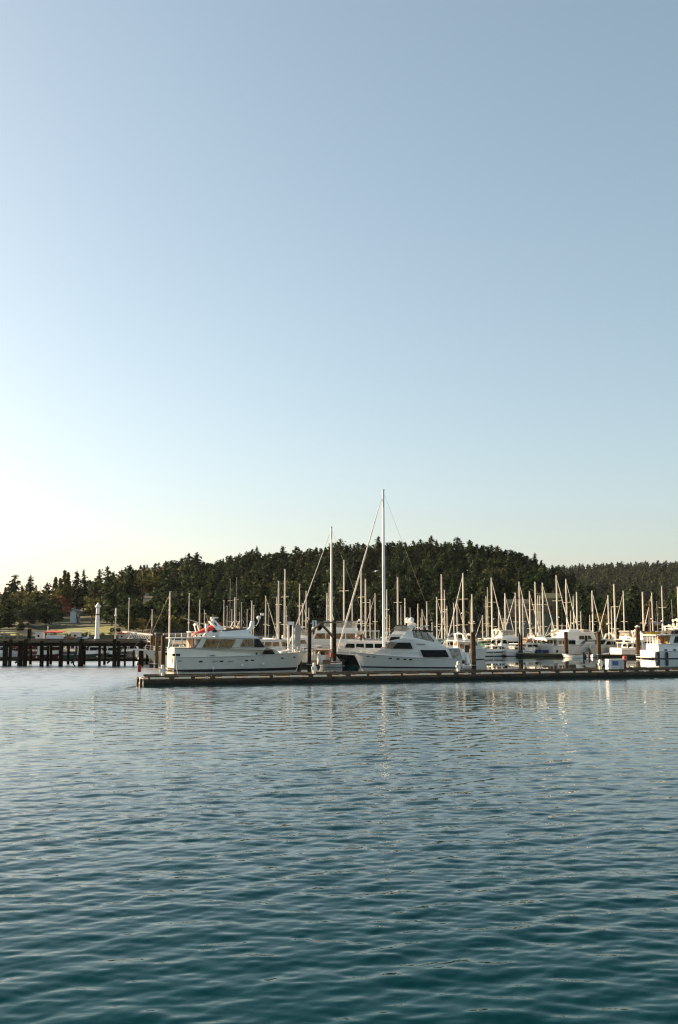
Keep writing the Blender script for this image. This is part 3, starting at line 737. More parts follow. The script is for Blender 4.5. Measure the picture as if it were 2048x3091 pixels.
# handrail: posts and rails
m = MB(); x = .5
while x < pier_x(95): m.box((x, PWD - .25, PZ + .55), (.12, .12, 1.1)); x += 1.9
for z in (.5, .82, 1.12): m.box((pier_x(95) / 2, PWD - .25, PZ + z), (pier_x(95), .06, .12))
m.build('handrail', mat('grey_rail_wood', (.24, .22, .19), .8, .2, 3), pier)
MB().box((pier_x(95), .2, PZ + .75), (.42, .36, 1.5)).build('tall_pile_head', PILED, pier)
# low float behind the pier
walkway(-260, 1993, 440, 1994, 2.4, 'low mossy float lying behind the pier\'s piles', TIMB)
def on_pier(u, off): x = pier_x(u); c, s = math.cos(PYAW), math.sin(PYAW); return Vector((PA.x + x * c - off * s, PA.y + x * s + off * c, PZ))
# white column
p = on_pier(288.5, 1.6); s = 1.0
t = thing('light_column', 'tall white column with a pointed cap and a black ring standing on the pier', 'column', p, PYAW)
hh = W(288, 1819, p.y).z - PZ
m = MB().lathe([(.42, 0), (.40, .12), (.32, .3), (.29, .5), (.245, hh * .66)], 14); m.build('shaft', WHITEP, t)
MB().lathe([(.25, hh * .66), (.255, hh * .695)], 14).build('ring', RUB, t)
MB().lathe([(.24, hh * .695), (.21, hh * .86)], 14).build('upper_shaft', WHITEP, t)
m = MB().lathe([(.24, hh * .86), (.34, hh * .875), (.34, hh * .90), (.24, hh * .91), (.21, hh * .94), (.10, hh * .985), (.05, hh)], 14); m.build('capital', WHITEP, t)
for k in (-1, 1): MB().ball((k * .34, 0, hh * .905), .11, 8).build('bracket_lamp', WHITEP, t)
# lamp post with a hanging basket
p = on_pier(338, 2.4); hh = W(338, 1836, p.y).z - PZ
t = thing('lamp_post', 'white lamp post with a dark hanging flower basket on the pier', 'lamp post', p, PYAW)
MB().tube([(0, 0, 0), (0, 0, hh * .93)], [.10, .07], 8).build('pole', MASTP, t)
MB().lathe([(.09, hh * .74), (.2, hh * .76), (.12, hh * .80), (.10, hh * .97), (.04, hh)], 10).build('lamp', WHITEP, t)
MB().tube([(-.55, 0, hh * .36), (.6, 0, hh * .36)], .03, 6).build('basket_arm', RUB, t)
for k in (-1, 1):
    b = MB(); rr = np.random.default_rng(4 + k)
    for q in range(120): quad(b, Vector((k * .42, 0, hh * .31)) + Vector(rr.normal(size=3)).normalized() * .30 * rr.uniform(.6, 1.1), .09, rr)
    b.build('flower_basket', mat('basket_leaves', (.03, .035, .012), .8, .4, 4), t)
for u, v, lab in ((362, 1806, 'tall thin grey pole behind the pier right of the lamp post'), (112, 1893, 'short thin grey pole behind the white kiosk on the left pier'), (238, 1905, 'short white topped pole on the pier left of the white column')):
    p = on_pier(u, 5); hh = W(u, v, p.y).z - PZ
    t = thing('utility_pole', lab, 'pole', p, 0)
    MB().tube([(0, 0, 0), (0, 0, hh)], [.07, .05], 7).build('pole', MASTD, t)
    MB().ball((0, 0, hh), .09, 7).build('finial', MASTW, t)
# things on the pier: kiosk, awning stall, notice, parcels
def kiosk(u0, u1, v, off, wallc, roofm, label, name='kiosk', cat='kiosk'):
    p = on_pier((u0 + u1) / 2, off); wd = (u1 - u0) / F_PX * p.y; h = W(0, v, p.y).z - PZ
    t = thing(name, label, cat, p, PYAW)
    MB().box((0, 0, h * .44), (wd, 1.6, h * .88)).build('wall', wallc, t)
    MB().box((0, 0, h * .94), (wd + .2, 1.9, h * .12)).build('roof', roofm, t)
    f = MB().box((wd * .12, -.81, h * .5), (wd * .4, .04, h * .3)).build('window', GREYP, t)
    MB().box((wd * .12, -.84, h * .5), (wd * .33, .03, h * .24)).build('pane', GLASS, f)
kiosk(96, 112, 1908, 3.0, WHITEP, PALEGR, 'small white kiosk on the pier beside the tall pile head')
kiosk(168, 188, 1907, 8.0, CREAMC, WHITEP, 'pale booth behind the red awning on the pier')
kiosk(352, 368, 1911, 2.6, mat('weathered_white', (.5, .46, .42), .7), REDP, 'small weathered booth with a red roof at the pier\'s gangway')
p = on_pier(150, 3.2)
t = thing('awning_stall', 'stall under a red awning with colourful goods on the pier', 'stall', p, PYAW)
m = MB(); m.add([(-1.3, -.9, 1.05), (1.3, -.9, 1.05), (1.1, .9, 1.25), (-1.1, .9, 1.25), (-1.2, -.9, .95), (1.2, -.9, .95)], [(0, 1, 2, 3), (0, 4, 5, 1)])
ao = m.build('awning', REDC, t); sm = ao.modifiers.new('thickness', 'SOLIDIFY'); sm.thickness = .05
for x in (-1.2, 1.2):
    for y in (-.85, .85): MB().tube([(x, y, 0), (x, y, 1.1)], .03, 6).build('leg', GREYP, t)
MB().box((0, 0, .35), (2.3, 1.2, .6)).build('counter', WHITEP, t)
for i, (u, c, l) in enumerate(((137, WHITEP, 'white upturned dinghy'), (178, BLUEC, 'blue covered dinghy'), (192, BROWNC, 'brown covered dinghy'), (226, BLUEP, 'blue dinghy'), (246, PALEGR, 'pale blue grey dinghy'), (263, BLUEC, 'dark blue canvas covered dinghy'))):
    p = on_pier(u, 3.6)
    t = thing('dinghy', l + ' lying on the pier deck ' + ('left of' if u < 288 else 'right of') + (' the red awning' if u < 150 else ' the white column'), 'dinghy', p, PYAW + .2, 'dinghies stored on the pier')
    m = MB().extr([(-.7, .1), (-.65, .3), (-.2, .42), (.5, .4), (.8, .2), (.8, .1)], lambda x, z: .4 - .25 * max(0, x)); m.build('hull', c, t)
    MB().box((0, 0, .07), (1.3, .9, .08)).build('cradle', TIMB, t)
# gangway ramp down from the pier
a = W(371, 1907, 137); b = W(455, 1916, 133)
t = thing('gangway', 'pale sloping gangway with trussed rails at the pier\'s right end', 'gangway', (a.x, a.y, 0), 0)
o = Vector((a.x, a.y, 0)); q0 = a - o; q1 = b - o
for dy, nm in ((0, 'near_rail'), (1.4, 'far_rail')):
    m = MB(); d = Vector((0, dy, 0)); m.bar(q0 + d, q1 + d, .1, .16); m.bar(q0 + d - Vector((0, 0, .9)), q1 + d - Vector((0, 0, .9)), .1, .14)
    for k in range(9):
        f = k / 8; p0 = q0.lerp(q1, f) + d; m.bar(p0, p0 - Vector((0, 0, .9)), .06, .06)
        if k < 8: m.bar(p0 - Vector((0, 0, .9)), q0.lerp(q1, f + 1 / 8) + d, .05, .05)
    m.build(nm, PALEGR, t)
MB().bar(q0 + Vector((0, .7, -.95)), q1 + Vector((0, .7, -.95)), 1.3, .08).build('tread', PLANK, t)
# ------------------------------------------------------------------ boats
def hull_fn(L, B, fs, fb, sw=.86, rake=1.2, full=2.3, dip=0.12, tumb=.0):
    """returns helpers of a hull: half beam at sheer, sheer height, half beam at (x, z)"""
    def b(x):
        t = max(0, min(1, x / L))
        if t < .4: q = t / .4; return B / 2 * (sw + (1 - sw) * (q * q * (3 - 2 * q)))
        return B / 2 * max(0.0, 1 - ((t - .4) / .6) ** full)
    def sh(x):
        t = max(0, min(1, x / L)); return fs + (fb - fs) * t ** 1.8 - dip * math.sin(t * math.pi) * (1 if t < 1 else 0)
    return b, sh
def hull(parent, L, B, fs, fb, m_top, sw=.86, rake=1.2, full=2.3, boot=.16, dip=.12, m_boot=None, deckm=None, flare=.35, stripe=None, name='hull', tr_rake=0.0, rail=True):
    b, sh = hull_fn(L, B, fs, fb, sw, rake, full, dip)
    mb = MB(); n = 18; levels = [-.55, -.1, boot, None, None, None, None]; ring = []
    for i in range(n + 1):
        t = (i / n) ** .9; t = 1 - (1 - t) ** 1.35; x0 = t * L; s = sh(x0); bs = max(b(x0), .03); pts = []
        zs = [-.55, -.1, boot] + [boot + (s - boot) * f for f in (.3, .62, .86, 1.0)]
        for z in zs:
            f = max(0.0, min(1.0, (z + .1) / (s + .1))); fl = 1 - flare * (t ** 2.0) * (1 - f) ** .9 - .07 * (1 - f)
            y = bs * fl * (.45 if z < -.3 else 1)
            x = x0 - rake * (1 - f) * t ** 5 - tr_rake * f * (1 - t) ** 4
            if z < -.3: x -= rake * .5 * t ** 4
            pts.append((x, y, z))
        ring.append(pts)
    k = len(ring[0])
    for pts in ring:
        for x, y, z in pts: mb.v.append((x, -y, z))
        for x, y, z in pts: mb.v.append((x, y, z))
    w2 = 2 * k
    for i in range(n):
        for j in range(k - 1):
            mi = 1 if j < 2 else (2 if (stripe and j == stripe[0]) else 0)
            for o, fl in ((0, False), (k, True)):
                q = (i * w2 + o + j, (i + 1) * w2 + o + j, (i + 1) * w2 + o + j + 1, i * w2 + o + j + 1)
                mb.f.append(q if not fl else q[::-1]); mb.m.append(mi)
        mb.f.append((i * w2 + k - 1, (i + 1) * w2 + k - 1, (i + 1) * w2 + w2 - 1, i * w2 + w2 - 1)); mb.m.append(3 if deckm else 0)
        mb.f.append((i * w2, i * w2 + k, (i + 1) * w2 + k, (i + 1) * w2)); mb.m.append(1)
    for j in range(k - 1):
        mb.f.append((j, j + 1, k + j + 1, k + j)); mb.m.append(1 if j < 2 else 0)
        e = n * w2; mb.f.append((e + j, e + k + j, e + k + j + 1, e + j + 1)); mb.m.append(1 if j < 2 else 0)
    o = mb.build(name, [m_top, m_boot or BOOT, stripe[1] if stripe else m_top, deckm or m_top], parent)
    if rail:
        g = MB()
        for s in (-1, 1): g.tube([(ring[i][-1][0], s * (ring[i][-1][1] + .015), ring[i][-1][2]) for i in range(n + 1)], .045, 5)
        g.build('rub_rail', mat('rub_rail_grey', (.5, .49, .46), .4), o)
    return b, sh, o
def rail(parent, b, sh, x0, x1, h, m=None, n=8, inset_=.12, name='bow_rail', mid=True):
    g = MB(); pts = {-1: [], 1: []}
    for i in range(n + 1):
        x = x0 + (x1 - x0) * i / n
        for s in (-1, 1):
            y = s * max(.04, b(x) - inset_); p = (x, y, sh(x) + h); pts[s].append(p); g.tube([(x, y, sh(x)), p], .018, 5)
    for s in (-1, 1):
        g.tube(pts[s], .022, 5)
        if mid: g.tube([(p[0], p[1], p[2] - h * .45) for p in pts[s]], .012, 4)
    g.tube([pts[-1][-1], pts[1][-1]], .022, 5)
    return g.build(name, m or STEEL, parent)
def win(parent, poly, hw, m, name='window', frame=None, grow=.05):
    """the same window on both sides, each with its own frame"""
    for sd in (-1, 1):
        if frame:
            f = MB().side(inset(poly, grow), hw, sd, -.03, .012).build(name, frame, parent)
            MB().side(poly, hw, sd, -.02, .024).build('pane', m, f)
        else: MB().side(poly, hw, sd, -.03, .014).build(name, m, parent)
def fender(t, x, y, z, zt, r=.16):
    f = MB().ball((x, y, z), (r, r, r * 1.25), 10).build('fender', WHITEP, t, smooth=True)
    MB().tube([(x, y, z), (x, y * .985, zt)], .012, 4).build('fender_line', WIRE, f)

# --- the big motor yacht at the floating dock
def big_yacht():
    a = W(528.5, 1900, 119.7); bq = W(902, 1900, 125.2); v = bq - a; v.z = 0; hd = math.atan2(v.y, v.x)
    L, B = 17.4, 5.0
    # origin: middle of the transom; the near corner is at y = -B/2*sw
    cs = Vector((math.cos(hd), math.sin(hd), 0)); pn = Vector((-math.sin(hd), math.cos(hd), 0))
    o = Vector((a.x, a.y, 0)) + pn * (B / 2 * .92)
    t = thing('motor_yacht', 'large cream and white motor yacht with a red covered dinghy on its roof', 'motor yacht', o, hd)
    fx = lambda c: (c - 160) / 75.2
    fz = lambda c, y: (600 - (c - 160) / 1220 * 20 - y) / 80.4
    P = lambda *pts: [(fx(c), fz(c, y)) for c, y in pts]
    b, sh, ho = hull(t, L, B, 1.62, 2.10, GELC, sw=.92, rake=1.35, full=2.6, dip=.06, boot=.17, flare=.42)
    hb = lambda x, z: max(.05, b(min(x, 16.6)) - .015)
    # raised topsides from the stern to the trunk cabin
    up = lambda x, z: max(.1, min(b(x), 2.5) - .03 - .04 * max(0, z - 1.6) - .22 * max(0, x - 9.5) * .55)
    MB().extr([(0.0, 1.5), (0.0, 2.76), (fx(1015), 2.74), (fx(1120), fz(1120, 392)), (fx(1192), fz(1192, 434)), (fx(1196), 1.6)], up).build('topsides', GELC, t)
    for sd in (-1, 1):
        m = MB()
        for k in range(12):
            x0, x1 = k * 1.08, (k + 1) * 1.08; m.bar((x0, sd * (up(x0, 2.7) + .02), 2.72), (x1, sd * (up(x1, 2.7) + .02), 2.72), .05, .06)
        m.build('moulding', TEAK if False else mat('grey_line', (.30, .28, .24), .5), t)
    # house: roof slab, forward and aft pillars, front
    hw = lambda x, z: max(.1, min(2.22, b(x) - .28) - .05 * max(0, z - 2.7))
    ROOF = fz(300, 285)
    MB().extr([(fx(108), ROOF - .03), (fx(104), ROOF + .06), (fx(600), ROOF + .16), (fx(930), ROOF + .17), (fx(945), ROOF + .02), (fx(900), ROOF - .05)], lambda x, z: hw(x, z) + .12).build('roof', GEL, t)
    # house body forward of the open cockpit
    MB().extr(P((350, 387), (402, 292), (905, 284), (950, 280), (1024, 374), (1000, 392)), hw).build('deckhouse', GELC, t)
    for sd in (-1, 1):
        MB().bar((fx(112), sd * 2.08, 2.74), (fx(128), sd * 2.08, ROOF), .22, .26).build('aft_pillar', GEL, t)
        MB().bar((fx(205), sd * 2.1, 2.74), (fx(228), sd * 2.1, ROOF), .06, .06).build('cockpit_post', STEEL, t)
        MB().bar((fx(300), sd * 2.1, 2.74), (fx(302), sd * 2.1, ROOF), .07, .07).build('cockpit_post', TEAK, t)
    MB().extr([(fx(335), 2.7), (fx(345), 2.7), (fx(345), ROOF), (fx(335), ROOF)], 1.9).build('cockpit_bulkhead', TEAK, t)
    MB().box((.06, 0, 2.2), (.08, 4.3, 1.05)).build('transom_panel', GEL, t)
    MB().box((-.03, -1.2, 1.2), (.06, .5, .5)).build('transom_door', TEAK, t)
    win(t, P((345, 380), (398, 298), (404, 298), (352, 380)), hw, DARK, 'window_strip')
    win(t, P((457, 294), (578, 294), (543, 378), (418, 378)), hw, CURT, 'window', DARK, .03)
    win(t, P((592, 294), (728, 294), (684, 376), (562, 376)), hw, CURT, 'window', DARK, .03)
    win(t, P((802, 293), (838, 293), (838, 358), (775, 358)), hw, CURT, 'window', DARK, .02)
    win(t, P((848, 292), (893, 292), (893, 357), (848, 357)), hw, CURT, 'window', DARK, .02)
    win(t, P((904, 287), (950, 285), (1014, 368), (904, 369)), hw, GLASS, 'side_windshield')
    # windshield across the front
    q = P((950, 285), (1018, 370)); ws = MB(); wy = hw(q[0][0], q[0][1]) - .1
    ws.add([(q[0][0] + .06, -wy, q[0][1]), (q[0][0] + .06, wy, q[0][1]), (q[1][0] + .07, hw(*q[1]) - .1, q[1][1]), (q[1][0] + .07, -(hw(*q[1]) - .1), q[1][1])], [(0, 1, 2, 3)])
    wo_ = ws.build('windshield', GLASS, t); sm = wo_.modifiers.new('thickness', 'SOLIDIFY'); sm.thickness = .03
    # trunk cabin window
    win(t, P((985, 436), (1005, 396), (1088, 396), (1115, 430), (1110, 436)), up, GLASS, 'cabin_window', DARK, .035)
    # portholes
    for c0, c1, y0, y1, mm in ((142, 212, 434, 458, DARK), (488, 530, 443, 457, GREYC), (915, 933, 418, 440, DARK)):
        win(t, P((c0, y0), (c1, y0), (c1, y1), (c0, y1)), up, mm, 'side_port')
    for c0, c1, y0, y1, mm in ((195, 225, 498, 512, GREYC), (385, 417, 501, 516, DARK), (575, 607, 498, 512, DARK), (812, 845, 491, 504, DARK), (870, 900, 488, 501, DARK), (1176, 1203, 467, 480, DARK), (1315, 1336, 460, 471, DARK)):
        hp = lambda x, z: max(.02, b(x) * (1 - .42 * (x / L) ** 2 * (1 - min(1, (z + .1) / (sh(x) + .1))) ** .9 - .07 * (1 - min(1, (z + .1) / (sh(x) + .1)))))
        win(t, P((c0, y0), (c1, y0), (c1, y1), (c0, y1)), hp, mm, 'porthole')
    for c0, c1 in ((505, 555), (650, 705)):
        win(t, P((c0, 499), (c1, 496), (c1, 514), (c0, 516)), hp, GREYP, 'vent_cover')
    # flybridge
    fw = lambda x, z: 1.75 - .06 * (z - 4)
    MB().extr(P((578, 278), (600, 212), (830, 190), (930, 276)), fw).build('flybridge', GEL, t)
    win(t, P((600, 216), (604, 206), (836, 180), (826, 194)), fw, DARK, 'dark_band')
    MB().tube([(fx(640), s_ * 1.6, fz(640, 205)) for s_ in (-1, 1)], .03, 5).build('grab_rail', STEEL, t)
    m = MB()
    for s_ in (-1, 1):
        m.tube([(fx(640), s_ * 1.5, fz(640, 202)), (fx(645), s_ * 1.5, fz(645, 178)), (fx(745), s_ * 1.5, fz(745, 172)), (fx(775), s_ * 1.5, fz(775, 115)), (fx(805), s_ * 1.5, fz(805, 100)), (fx(812), s_ * 1.5, fz(812, 130)), (fx(830), s_ * 1.5, fz(830, 165))], .028, 5)
    m.build('bimini_frame', STEEL, t)
    for c, y in ((690, 185), (745, 180), (800, 170)): MB().box((fx(c), 0, fz(c, y) - .25), (.5, 1.9, .6)).build('helm_seat', TANC, t)
    MB().box((fx(850), 0, fz(850, 190) - .05), (.35, 1.4, .55)).build('helm_console', GEL, t)
    # radar mast
    mw = lambda x, z: .75 - .16 * (z - 4.6)
    MB().extr(P((575, 205), (512, 118), (565, 108), (600, 150), (655, 205)), mw).build('radar_mast', GEL, t)
    win(t, P((545, 132), (560, 128), (580, 165), (570, 165)), mw, DARK, 'mast_opening')
    MB().lathe([(.12, 0), (.16, .1), (.30, .16), (.30, .38), (.12, .46)], 12, (fx(545), 0, fz(545, 112))).build('radome', GEL, t)
    MB().box((fx(565), 0, fz(565, 82)), (.95, .2, .14), rz=.25).build('radar_scanner', GEL, t)
    MB().tube([(fx(520), .5, fz(520, 150)), (fx(490), .55, fz(490, 45))], [.025, .012], 5).ball((fx(490), .55, fz(490, 45)), .07, 6).build('antenna', GREYP, t)
    MB().box((fx(480), -.6, fz(480, 165)), (.32, .34, .55)).box((fx(478), -.6, fz(478, 215)), (.2, .22, .7)).build('outboard_motor', GEL, t)
    # forward mast with the ball
    MB().extr(P((868, 215), (900, 172), (915, 110), (945, 110), (945, 140), (912, 215)), .22).build('signal_mast', GEL, t)
    MB().tube([(fx(945), 0, fz(945, 155)), (fx(968), 0, fz(968, 155)), (fx(990), 0, fz(990, 118)), (fx(992), 0, fz(992, 85))], .045, 6).build('dome_arm', GEL, t)
    MB().ball((fx(990), 0, fz(990, 75)), .26, 12).build('satellite_dome', GEL, t, smooth=True)
    MB().tube([(fx(1005), 0, fz(1005, 70)), (fx(1022), 0, fz(1022, 42))], .025, 5).lathe([(.1, 0), (.12, .2), (.04, .3)], 8, (fx(1014), 0, fz(1014, 50))).lathe([(.1, 0), (.12, .2), (.04, .3)], 8, (fx(1034), 0, fz(1034, 52))).build('horn', GEL, t)
    MB().tube([(fx(770), -1.7, fz(770, 205)), (fx(770), -1.7, fz(770, 20))], [.02, .008], 5).build('whip_antenna', GREYP, t)
    MB().tube([(fx(840), -hw(fx(840), 3) - .03, 2.72), (fx(842), -hw(fx(842), 4) - .03, 3.9)], .012, 4).build('door_seam', GREYP, t)
    rail(t, b, sh, fx(1120), 17.0, .72, n=7)
    rail(t, lambda x: hw(x, 3.9), lambda x: ROOF + .12, fx(115), fx(400), .45, n=5, name='roof_rail')
    MB().extr([(16.5, 2.02), (18.25, 2.06), (18.25, 2.16), (16.4, 2.2)], .28).build('bow_pulpit', GREYP, t)
    MB().tube([(17.9, 0, 2.05), (17.2, 0, 1.6), (16.9, 0, 1.2)], .06, 6).build('anchor', STEEL, t)
    MB().lathe([(.18, 0), (.2, .25), (.1, .35)], 10, (15.9, 0, 2.05)).build('windlass', STEEL, t)
    for c, y, yt in ((512, 572, 470), (778, 546, 450), (985, 531, 445)):
        x = fx(c); fender(t, x, -(b(x) + .17), fz(c, y), fz(c, yt))
    MB().bar((fx(1200), 0, fz(1200, 420)), (fx(1270), 0, fz(1270, 410)), 1.2, .25).build('deck_box', CREAMC, t)
    m = MB(); m.box((-.35, 0, .3), (.7, 4.2, .1)); m.build('swim_step', TEAK, t)
    # dinghy on the roof: a thing that rests on the yacht
    p = o + cs * fx(492) + pn * .2
    dg = thing('dinghy', 'small white dinghy under a red cover tilted on the big yacht\'s cabin roof', 'dinghy', (p.x, p.y, ROOF + .2), hd); dg.scale = (1.18, 1.1, 1.2)
    n = 12; m = MB(); hm = MB()
    for i in range(n + 1):
        tt = i / n; x = -1.5 + 3.0 * tt; wy = .72 * (math.sin(min(1, .12 + tt * 1.05) * math.pi * .9)) ** .6 * (1 if tt > .08 else .6); zc = .0 + .82 * tt
        for k in range(9):
            a2 = math.pi * k / 8; m.v.append((x, -wy * math.cos(a2), zc + .08 + .52 * math.sin(a2) * (.35 + .65 * min(1, tt * 1.6))))
    for i in range(n):
        for k in range(8): m.f.append((i * 9 + k, (i + 1) * 9 + k, (i + 1) * 9 + k + 1, i * 9 + k + 1)); m.m.append(0)
    for e in (0, n): m.f.append(tuple(e * 9 + k for k in range(9))); m.m.append(0)
    m.build('cover', REDC, dg, smooth=True)
    MB().extr([(-.3, .0), (1.3, .0), (1.62, .5), (1.5, .9), (.2, .5)], lambda x, z: .66 * (1 - max(0, x - .8) * .35)).build('hull', WHITEP, dg)
    for x in (-.4, .55): MB().tube([(x, -.74, .25), (x, -.5, .68 + x * .2), (x, 0, .82 + x * .18), (x, .5, .68 + x * .2), (x, .74, .25)], .02, 5).build('strap', DARK, dg)
    MB().ball((.75, -.62, .52), (.28, .1, .15), 8).build('motor_cover', DARK, dg)
big_yacht()

# --- the sleek pilothouse yacht right of it
def pilothouse_yacht():
    st = W(1394, 1900, 128.9); bo = W(1087.5, 1900, 130.4); v = bo - st; v.z = 0; hd = math.atan2(v.y, v.x); L, B = 14.3, 4.5
    pn = Vector((-math.sin(hd), math.cos(hd), 0))         # points to the camera side
    o = Vector((st.x, st.y, 0)) - pn * (B / 2 * .95)
    t = thing('pilothouse_yacht', 'white pilothouse motor yacht with long dark side windows and twin white domes', 'motor yacht', o, hd)
    fx = lambda c: (1430 - c) / 70.1
    fz = lambda y: (525 - y) / 70.0
    P = lambda *pts: [(fx(c), fz(y)) for c, y in pts]
    b, sh, ho = hull(t, L, B, 1.17, 1.98, HULLW, sw=.95, rake=1.05, full=2.3, dip=.05, boot=.10, flare=.45)
    hp = lambda x, z: max(.02, b(x) * (1 - .45 * (x / L) ** 2 * (1 - min(1, (z + .1) / (sh(x) + .1))) ** .9 - .07 * (1 - min(1, (z + .1) / (sh(x) + .1)))))
    hw = lambda x, z: max(.08, min(2.1, b(x) - .14) - .13 * max(0, z - 1.2))
    # cabin in one profile: trunk, pilothouse, sweep down to the cockpit
    MB().extr(P((1452, 446), (1425, 352), (1292, 346), (1240, 325), (1200, 300), (1120, 294), (1000, 268), (960, 264), (905, 268), (790, 288), (775, 298), (742, 350), (700, 356), (655, 385), (612, 404), (640, 420), (1050, 440)), hw).build('cabin', GEL, t)
    win(t, P((803, 355), (852, 301), (965, 301), (988, 356)), hw, GLASS, 'pilothouse_window', DARK, .02)
    win(t, P((1057, 367), (1285, 367), (1314, 430), (1085, 430)), hw, GLASS, 'saloon_window', DARK, .02)
    # covered windshield
    q = P((778, 296), (846, 299), (800, 356), (744, 352)); win(t, q, hw, TANC, 'windshield_cover_side')
    g = MB(); a1, a2 = P((772, 299), (738, 351)); y1, y2 = hw(*a1), hw(*a2)
    g.add([(a1[0] + .02, -y1, a1[1]), (a1[0] + .02, y1, a1[1]), (a2[0] + .02, y2, a2[1]), (a2[0] + .02, -y2, a2[1])], [(0, 1, 2, 3)])
    go = g.build('windshield_cover', TANC, t); sm = go.modifiers.new('thickness', 'SOLIDIFY'); sm.thickness = .04
    MB().extr(P((778, 292), (772, 286), (900, 262), (985, 270), (985, 280)), lambda x, z: hw(x, z) + .08).build('roof_brow', GEL, t)
    # aft enclosure
    win(t, P((1312, 360), (1403, 359), (1430, 440), (1352, 440)), hw, VINYL, 'cockpit_enclosure', DARK, .05)
    # flybridge: front fairing, canvas roof, clear sides
    fw = lambda x, z: 1.6 - .1 * max(0, z - 3.4)
    MB().extr(P((868, 268), (905, 232), (935, 200), (985, 198), (1000, 268)), fw).build('fairing', GEL, t)
    MB().extr(P((990, 268), (1000, 256), (1180, 297), (1200, 302), (1130, 304)), fw).build('coaming', GEL, t)
    win(t, P((992, 206), (1060, 206), (1075, 268), (1000, 254)), fw, VINYL, 'enclosure_panel', DARK, .03)
    win(t, P((1066, 206), (1115, 208), (1135, 282), (1082, 270)), fw, VINYL, 'enclosure_panel', DARK, .03)
    win(t, P((1120, 210), (1178, 294), (1142, 286)), fw, VINYL, 'enclosure_panel', DARK, .03)
    MB().extr(P((975, 198), (985, 188), (1110, 186), (1200, 203), (1195, 210), (1110, 204)), lambda x, z: 1.62).build('canvas_top', DARK, t)
    for sd in (-1, 1):
        MB().bar((fx(1120), sd * 1.5, fz(196)), (fx(1240), sd * 1.62, fz(332)), .12, .26).build('arch_leg', GEL, t)
        MB().extr(P((878, 252), (1000, 140), (1002, 158), (905, 256)), .07).build('arch_blade', GEL, t).location.y = sd * 1.35
    MB().extr(P((935, 152), (1000, 138), (1002, 160), (940, 170)), 1.4).build('arch_top', GEL, t)
    MB().extr(P((935, 150), (940, 118), (995, 118), (990, 150)), .42).build('dome_pedestal', GEL, t)
    for c, y in ((936, -.35), (975, .35)): MB().lathe([(.22, -.42), (.30, -.3), (.34, 0), (.26, .2), (.1, .3)], 14, (fx(c), y, fz(95))).build('satellite_dome', GEL, t, smooth=True)
    MB().bar((fx(1020), .4, fz(188)), (fx(1112), .4, fz(142)), .07, .1).build('canvas_pole', GEL, t)
    MB().bar((fx(1235), 1.2, fz(305)), (fx(1372), 1.2, fz(203)), .10, .16).build('davit_boom', GEL, t)
    MB().ball((fx(1108), .8, fz(160)), (.16, .16, .2), 8).build('search_light', GEL, t)
    # illegible name: two dark word marks
    for c0, c1 in ((1021, 1064), (1068, 1100)):
        win(t, P((c0, 312), (c1, 312), (c1, 319), (c0, 319)), hw, mat('name_lettering', (.10, .12, .15), .5, .3, 30), 'name_lettering')
    for c0, c1, y0, y1 in ((560, 590, 423, 431), (619, 646, 428, 437), (770, 800, 438, 449), (840, 869, 442, 454), (904, 930, 446, 458), (955, 985, 447, 459)):
        win(t, P((c0, y0), (c1, y0), (c1, y1), (c0, y1)), hp, DARK, 'porthole')
    rail(t, b, sh, 7.6, 14.0, .62, n=8)
    MB().extr([(13.6, 1.86), (14.75, 1.92), (14.75, 2.0), (13.5, 2.02)], .2).build('bow_pulpit', GEL, t)
    MB().box((-.6, 0, .30), (1.2, 4.0, .12)).build('swim_platform', GEL, t)
    MB().box((fx(720), 0, fz(352) + .02), (.7, 1.0, .18)).build('deck_hatch', GREYC, t)
    # tender stood on its side on the swim platform
    p = o + Vector((math.cos(hd), math.sin(hd), 0)) * fx(1480)
    d = thing('tender', 'small white tender stood up on the right yacht\'s swim platform', 'dinghy', (p.x, p.y, .36), hd)
    m = MB(); hh = 1.35
    for z, r1, r2 in ((0, .34, 1.2), (.25, .40, 1.35), (.6, .34, 1.2), (1.0, .20, .9), (hh, .06, .35)):
        for k in range(12): an = 2 * math.pi * k / 12; m.v.append((r1 * math.cos(an), r2 * math.sin(an), z))
    for i in range(4):
        for k in range(12): m.f.append((i * 12 + k, i * 12 + (k + 1) % 12, (i + 1) * 12 + (k + 1) % 12, (i + 1) * 12 + k)); m.m.append(0)
    m.f.append(tuple(range(12))); m.f.append(tuple(48 + k for k in range(12))); m.m += [0, 0]
    m.build('hull', GEL, d, smooth=True)
    MB().box((.0, 0, .05), (.5, 2.3, .1)).build('chock', TEAK, d)
pilothouse_yacht()

